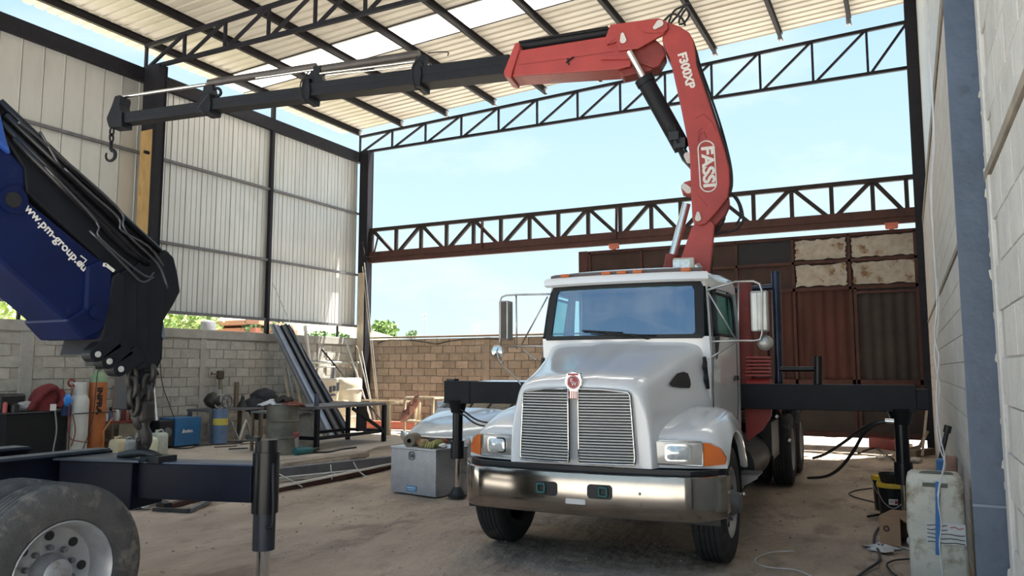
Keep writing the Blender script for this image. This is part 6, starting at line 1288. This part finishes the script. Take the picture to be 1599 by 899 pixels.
# cardboard box
CARD = mat('cardboard', (.36,.22,.13), .85, var=.12, scale=5)
p = at_z(1386, 843); cb = thing('cardboard_box', 'open brown cardboard box lying beside the jerrycan', 'box', (p.x+.17, p.y-.12, 0), math.radians(-14))
for c_, d_, nm in (((0,-.0,.012),(.36,.40,.006),'bottom'),((-.18,0,.14),(.006,.40,.26),'side_flap'),((.0,.20,.14),(.36,.006,.26),'back_flap'),((-.09,-.20,.14),(.18,.006,.26),'front_flap'),((.18,0,.14),(.006,.40,.26),'side_flap')): MB().box(c_, d_).build(nm, CARD, cb, local=True)
m = MB(); m.prism([(.0,-.205,.27),(.18,-.205,.27),(.18,-.205,.14)], (0,.005,0)); m.build('torn_flap', CARD, cb, local=True)
MB().box((.0,.0,.272), (.36,.40,.006)).build('top_flap', CARD, cb, local=True); m = MB(); m.lathe([(.012,0),(.03,0)], (-.12,-.205,.16), (0,1,0), 12); m.build('print_mark', mat('dark_brown_print', (.10,.05,.03), .8), cb, local=True)
MB().cyl((.05,-.12,.06), (.17,-.16,.06), .04, n=12).build('white_roll', LETTER, cb, local=True, smooth=40)
# dirty jerrycan
jc0 = V((.115, 6.9, 0)); jx0, jx1 = -.065, .33; jt = at_y(1470, 742, 6.9).z
JD = mat('dirty_white_plastic', (.60,.58,.50), .5, var=.12, scale=3, stain=((.27,.20,.12), .50, 3.2), bump=.15)
jr = thing('jerrycan', 'large dirty white jerrycan with striped label, at the foot of blue-grey column', 'jerrycan', jc0)
rows = []; cxj = (jx0+jx1)/2; hw = (jx1-jx0)/2
for zz, k_, dx_ in ((0,.93,.0),(.03,1,0),(.28,1.0,0),(.33,.975,0),(.40,1.0,-.01),(.66*jt/.8,1,-.005),(.80*jt/.8-.06,.99,0),(jt-.02,.93,0),(jt,.82,0)): rows.append([V((cxj+a*hw*k_+dx_, 6.9+.17+b*.17*k_, zz)) for a, b in rrect(-1,-1,1,1,.22,4)])
m = MB(); m.grid(rows, closed=True, caps=True); m.build('body', JD, jr, smooth=50)
m = MB(); m.tube(curve([(cxj-.10, 7.0, jt-.02), (cxj-.06, 6.98, jt+.0), (cxj+.10, 6.98, jt+.0), (cxj+.12, 7.0, jt-.02)]), .02, 8); m.box((cxj+.0, 6.905, jt-.075), (.17,.03,.03)); m.build('grip', mat('grey_dirty_grip', (.12,.12,.10), .7), jr, smooth=60)
fy = 6.9-.006; lz0, lz1 = at_y(1470, 849, 6.9).z, at_y(1470, 816, 6.9).z; lxa, lxb = at_y(1446, 830, 6.9).x, at_y(1508, 830, 6.9).x
MB().box(((lxa+lxb)/2, fy+.002, (lz0+lz1)/2), (lxb-lxa, .004, lz1-lz0)).build('label', mat('white_label_paper', (.60,.60,.58), .6, var=.08), jr)
m = MB()
for k_ in range(5):
    zz = lz0+.012+(lz1-lz0-.02)*k_/4.4; pts = [V((lxa+.008+(lxb-lxa-.016)*i/8*(1 if k_ < 3 else .55), fy-.002, zz+.004*math.sin(i*1.3+k_))) for i in range(9)]; m.tube(pts, .0038, 4)
m.build('label_stripes', BLACK, jr)
m = MB(); m.tube([V((lxa+.62*(lxb-lxa)+.03*i, fy-.002, lz1-.03+.008*math.sin(i*2.2))) for i in range(4)], .004, 4); m.build('label_red_mark', REDE, jr)
MB().beam(at_y(1464, 866, 6.885), at_y(1464, 752, 6.885), .028, .004, (0,1,0)).build('blue_stripe', mat('blue_stripe', (.03,.16,.42), .5, var=.2), jr)
# white twin cable from above
WCAB = mat('white_cable', (.62,.62,.64), .45)
def px_curve(pts, y): return curve([at_y(a, b, y) for a, b in pts])
cz = 6.55
m = MB(); m.tube(px_curve([(1449,0),(1452,80),(1456,140),(1459,220),(1455,300),(1459,400),(1463,470),(1459,520),(1463,545),(1466,560),(1462,620),(1468,680),(1475,715),(1470,745),(1465,780),(1470,820),(1467,850),(1473,905)], cz), .0045, 6); tag(m.build('hanging_cable', WCAB, smooth=180), 'white cable hanging down before the jerrycan, reaching the ground', 'cable')
m = MB(); m.tube(px_curve([(1447,0),(1450,80),(1455,140),(1457,220),(1453,300),(1460,400),(1466,470),(1463,520),(1459,545),(1462,575),(1467,610),(1462,660),(1468,700),(1476,725),(1468,750),(1464,775)], cz+.02), .0045, 6); tag(m.build('hanging_cable', WCAB, smooth=180), 'shorter white cable twisted round the one before the jerrycan', 'cable')
# ground cables on the right
def gcable(pts, r, m_, lab, name='cable', z=.01): m = MB(); m.tube(curve([at_z(a, b, z) for a, b in pts]), r, 6); return tag(m.build(name, m_, smooth=180), lab, 'cable')
gcable([(1240,860),(1205,862),(1182,871),(1182,880),(1205,886),(1240,889),(1262,897),(1275,904)], .005, WCAB, 'thin white cable curving on the ground right of the front tyre')
gcable([(1386,815),(1374,822),(1366,835),(1366,850),(1373,862),(1372,876),(1352,890),(1335,903)], .012, mat('dark_grey_cable', (.05,.05,.05), .6), 'dark cable running forward from the cardboard box')
gcable([(1427,858),(1412,855),(1395,850),(1380,852)], .006, WCAB, 'short grey-white cable left of the jerrycan')
gcable([(1430,872),(1400,874),(1385,880),(1390,890),(1400,899)], .008, BLACK, 'black cable looping at the bottom, left of jerrycan')
gcable([(1362,762),(1340,765),(1326,770),(1335,776),(1362,783),(1375,786)], .010, BLACK, 'black cable loop left of the two pails')
gcable([(1355,806),(1380,802),(1392,800)], .014, BLACK, 'short black hose end before the black pails')
gcable([(1340,707),(1362,700),(1372,702),(1396,718)], .016, BLACK, 'black hose lying toward the gate behind the outrigger leg')
c = at_z(1375, 856); m = MB(); rows = []
for k_ in range(5): rows.append([V((c.x+(.02+.03*k_)*math.cos(t)*(1+.4*math.sin(5*t)), c.y+(.02+.03*k_)*1.3*math.sin(t)*(1+.3*math.sin(4*t)), .03-.005*k_+.01*math.sin(3*t+k_))) for t in [i*math.pi/10 for i in range(20)]])
m.grid(rows, closed=True); tag(m.build('plastic_scrap', mat('white_crumpled_plastic', (.6,.6,.6), .5), smooth=180), 'crumpled white plastic scrap on the dark cable', 'plastic')
# junk by the gate and right wall
JK = [('timber_block',(1362,690),(1405,695),.20,.22,DRED,'dark red-brown box section lying at the gate foot','beam'),('timber_offcut',(1398,690),(1420,696),.14,.10,WOODG,'short timber offcut right of the outrigger leg','timber'),('timber_offcut',(1425,708),(1455,704),.12,.12,SIDB,'brown timber offcut by the far end of right wall','timber')]
for nm, p0, p1, w_, h, mm, lab, cat in JK: tag(MB().beam(at_z(*p0, h/2), at_z(*p1, h/2), w_, h).build(nm, mm, bevel=.01), lab, cat)
for px, py, r, mm, lab in ((1390,697,.14,WOODG,'round stone just left of the outrigger leg'),(1300,680,.13,DRED,'dark lump lying in sun at the gate foot'),(1430,722,.09,CONC,'concrete lump by the right wall, far one'),(1405,714,.06,CONC,'small pale rubble piece near the outrigger leg'),(1375,716,.07,LETTER,'pale rubble piece left of the outrigger leg')):
    c = at_z(px, py); tag(MB().ico(c+V((0,0,r*.45)), r, 2, .18, (1.2,1,.6)).build('rubble', mm), lab, 'rubble')
for i, (p0, p1, r, mm, lab) in enumerate((((1411,700),(1440,690),.03,SIDB,'brown bar lying toward the gate'),((1432,705),(1455,672),.03,SIDB,'brown stick leaning near the far column'),((1418,692),(1445,688),.02,GALV,'thin pale bar near the gate foot'),((1440,712),(1462,640),.022,WOODG,'wooden handle leaning by the far right wall'))):
    a = at_z(*p0, .03); b = at_y(p1[0], p1[1], a.y+.5) ; b.z = max(b.z, .06); a.x = min(a.x, .24); b.x = min(b.x, .26); b.y = min(b.y, 17.6); a.y = min(a.y, 17.5); tag(MB().beam(a, b, r*2, r*2, (0,1,0)).build('scrap_bar', mm), lab, 'bar')
c = at_y(1450, 745, 9.0); y9 = 8.8
a = at_y(1462, 745, y9); b = at_y(1479, 672, y9); a.x = min(a.x, .30); b.x = min(b.x, .34); hb = thing('long_tool', 'black long-handled tool leaning on right wall behind the jerrycan', 'tool', (a.x, y9, 0))
d = (b-a).normalized(); a2 = a-d*(a.z/d.z); MB().cyl(a2, b, .022, n=10).build('handle', BLACK, hb, smooth=40); MB().cyl(b-d*.02, b+d*.05, .035, n=10).build('handle_end', BLACK, hb, smooth=40)
a = at_y(1473, 742, 8.3); b = at_y(1474, 716, 8.3); tag(MB().box((min(a.x, .28), 8.3, b.z/2), (.11,.11,b.z)).build('blue_bottle', mat('blue_plastic', (.05,.18,.40), .4, var=.2), bevel=.02), 'blue plastic container behind the jerrycan, against the right wall', 'container')
tag(MB().box((.27, 8.0, at_y(1488, 712, 8.0).z/2), (.10,.13,at_y(1488, 712, 8.0).z), Matrix.Rotation(.05, 3, 'Y')).build('split_log', mat('reddish_wood', (.30,.17,.12), .85, var=.25, scale=10), bevel=.02), 'reddish split wood block standing against the right wall', 'wood')
m = MB(); c = at_y(1440, 738, 8.6)
for k_ in range(12): m.tube([(-.02+.015*k_, 8.6+.02*math.sin(k_), .01), (-.06+.022*k_, 8.5, .55+.02*math.sin(k_*2)), (.0+.02*k_, 8.5, .62)], .011, 5)
tag(m.build('spring_bundle', mat('dark_scrap_metal', (.08,.07,.065), .6, .4, var=.4), smooth=60), 'tangle of dark rods behind the jerrycan', 'scrap metal')
# ================================================================== OUTSIDE THE WALLS
def leafy(name, label, cat, c, r, sc_, m_, n=900, leaf=.12, seed=1):
    random.seed(seed); t = thing(name, label, cat, (c[0], c[1], 0)); m = MB()
    for i in range(n):
        while True:
            p = V((random.uniform(-1,1), random.uniform(-1,1), random.uniform(-1,1)))
            if .35 < p.length < 1: break
        k_ = 1+.25*noise.noise(p*2+V((seed,0,0))); q_ = V(c)+V((p.x*sc_[0], p.y*sc_[1], p.z*sc_[2]))*r*k_
        a = V((random.uniform(-1,1), random.uniform(-1,1), random.uniform(-1,1))).normalized()*leaf; b = a.orthogonal().normalized()*leaf*.6
        m.add([q_-a, q_+b, q_+a, q_-b], [(0,1,2,3)])
    m.build('foliage', m_, t, fix=False)['kind'] = 'stuff'
    MB().cyl((c[0], c[1], 0), (c[0], c[1], c[2]), .12, .06, n=8).build('trunk', SIDB, t, smooth=40); return t
LEAF = mat('green_leaves', (.13,.22,.05), .7, var=.3, scale=3); LEAFP = mat('pale_green_leaves', (.34,.42,.16), .7, var=.25, scale=2); LEAFD = mat('dark_green_leaves', (.10,.17,.07), .7, var=.3)
BANK = mat('pale_grassy_bank', (.46,.44,.25), .9, var=.25, scale=1.2, stain=((.20,.27,.09), .5, 2))
m = MB(); m.grid([[V((x, y, z+.3*noise.noise(V((y*.5, x, 1))))) for y in range(2, 40, 2)] for x, z in ((-22,1.6),(-25,3.0),(-30,4.2),(-38,4.6))]); o = struct(m.build('grassy_bank', BANK, smooth=180))
for i, (px, py, d, r, mm, lab) in enumerate(((12,488,24,.8,LEAFP,'pale green bush outside, leftmost in the gap under the sheeting'),(78,490,24,.7,LEAFP,'pale green bush outside, between rail post and blue boom'),(285,500,27,1.0,LEAF,'green bush outside, left of the grey water tank'),(300,503,27,.8,LEAFP,'lighter bush outside, touching the grey water tank'),(412,508,29,.6,LEAFD,'dark bush outside behind the top of the leaning channels'),(500,528,34,.55,LEAFD,'low dark shrub outside, right of the leaning channels'),(530,528,36,.5,LEAFD,'second low shrub outside, near corner column'))):
    c = at_d(px, py+3, d); leafy('bush', lab, 'bush', c, r, (1,1.5,.7), mm, 420, .11, i+3)
c = at_d(600, 516, 60); leafy('tree', 'round green tree beyond the back wall, by the corner column', 'tree', c, 1.0, (1.1,1.1,.85), LEAF, 700, .16, 21)
c = at_d(643, 522, 60); leafy('tree', 'tiny green treetop just showing over the brown back wall', 'tree', c, .5, (1,1,.6), LEAFD, 200, .12, 22)
c = at_d(325, 506, 26); wt3 = thing('water_tank', 'dark grey rooftop water tank outside, above the left wall', 'tank', (c.x, c.y, c.z-.5)); MB().lathe([(0,0),(.24,0),(.24,.33),(.22,.37),(.1,.41),(0,.42)], (c.x, c.y, c.z-.28), (0,0,1), 24).build('shell', GREYST, wt3, smooth=40); MB().box((c.x, c.y, (c.z-.28)/2), (.7,.7,c.z-.28)).build('tank_base', CONC, wt3)
c = at_d(372, 515, 30); ho = thing('house', 'low red-brick house outside, seen over the left wall', 'house', (c.x, c.y, 0)); MB().box((c.x, c.y, c.z/2), (4, 2.2, c.z)).build('wall', mat('red_brick_far', (.40,.17,.12), .9, var=.15, scale=3), ho); MB().box((c.x, c.y-.2, c.z+.12), (4.4, 1.9, .16), Matrix.Rotation(-.09, 3, 'X')).build('roof', mat('terracotta_roof', (.50,.24,.17), .85, var=.15), ho)
for (px, d, h_, lab, arms) in ((663,50,1,'thin television antenna beyond the back wall, left one',((-4,491,4,491),(-3,498,3,498))),(744,60,1,'small lattice antenna beyond the back wall, right one',((-4,508,4,508),(-3,514,3,514)))):
    t = thing('antenna', lab, 'antenna', at_d(px, 524, d)); top = at_d(px, 487 if px < 700 else 505, d); MB().cyl((top.x, top.y, 0), top, .03, n=6).build('mast', GALV, t)
    for a, b, c, e_ in arms: MB().cyl(at_d(px+a, b, d), at_d(px+c, e_, d), .03, n=5).build('arm', GALV, t)
    if px > 700:
        for dx_ in (-4, 4): MB().cyl(at_d(px+dx_, 505, d), at_d(px+dx_, 522, d), .03, n=5).build('arm', GALV, t)
m = MB(); m.tube(curve([at_y(590, 536, 18.29), at_y(610, 530, 18.29), at_y(650, 532, 18.29), at_y(680, 537, 18.29), at_y(700, 533, 18.29), at_y(740, 529, 18.29), at_y(800, 530, 18.29)]), .012, 5); tag(m.build('wall_cable', CHAIN, smooth=180), 'dark cable sagging along the top of the brown back wall', 'cable')
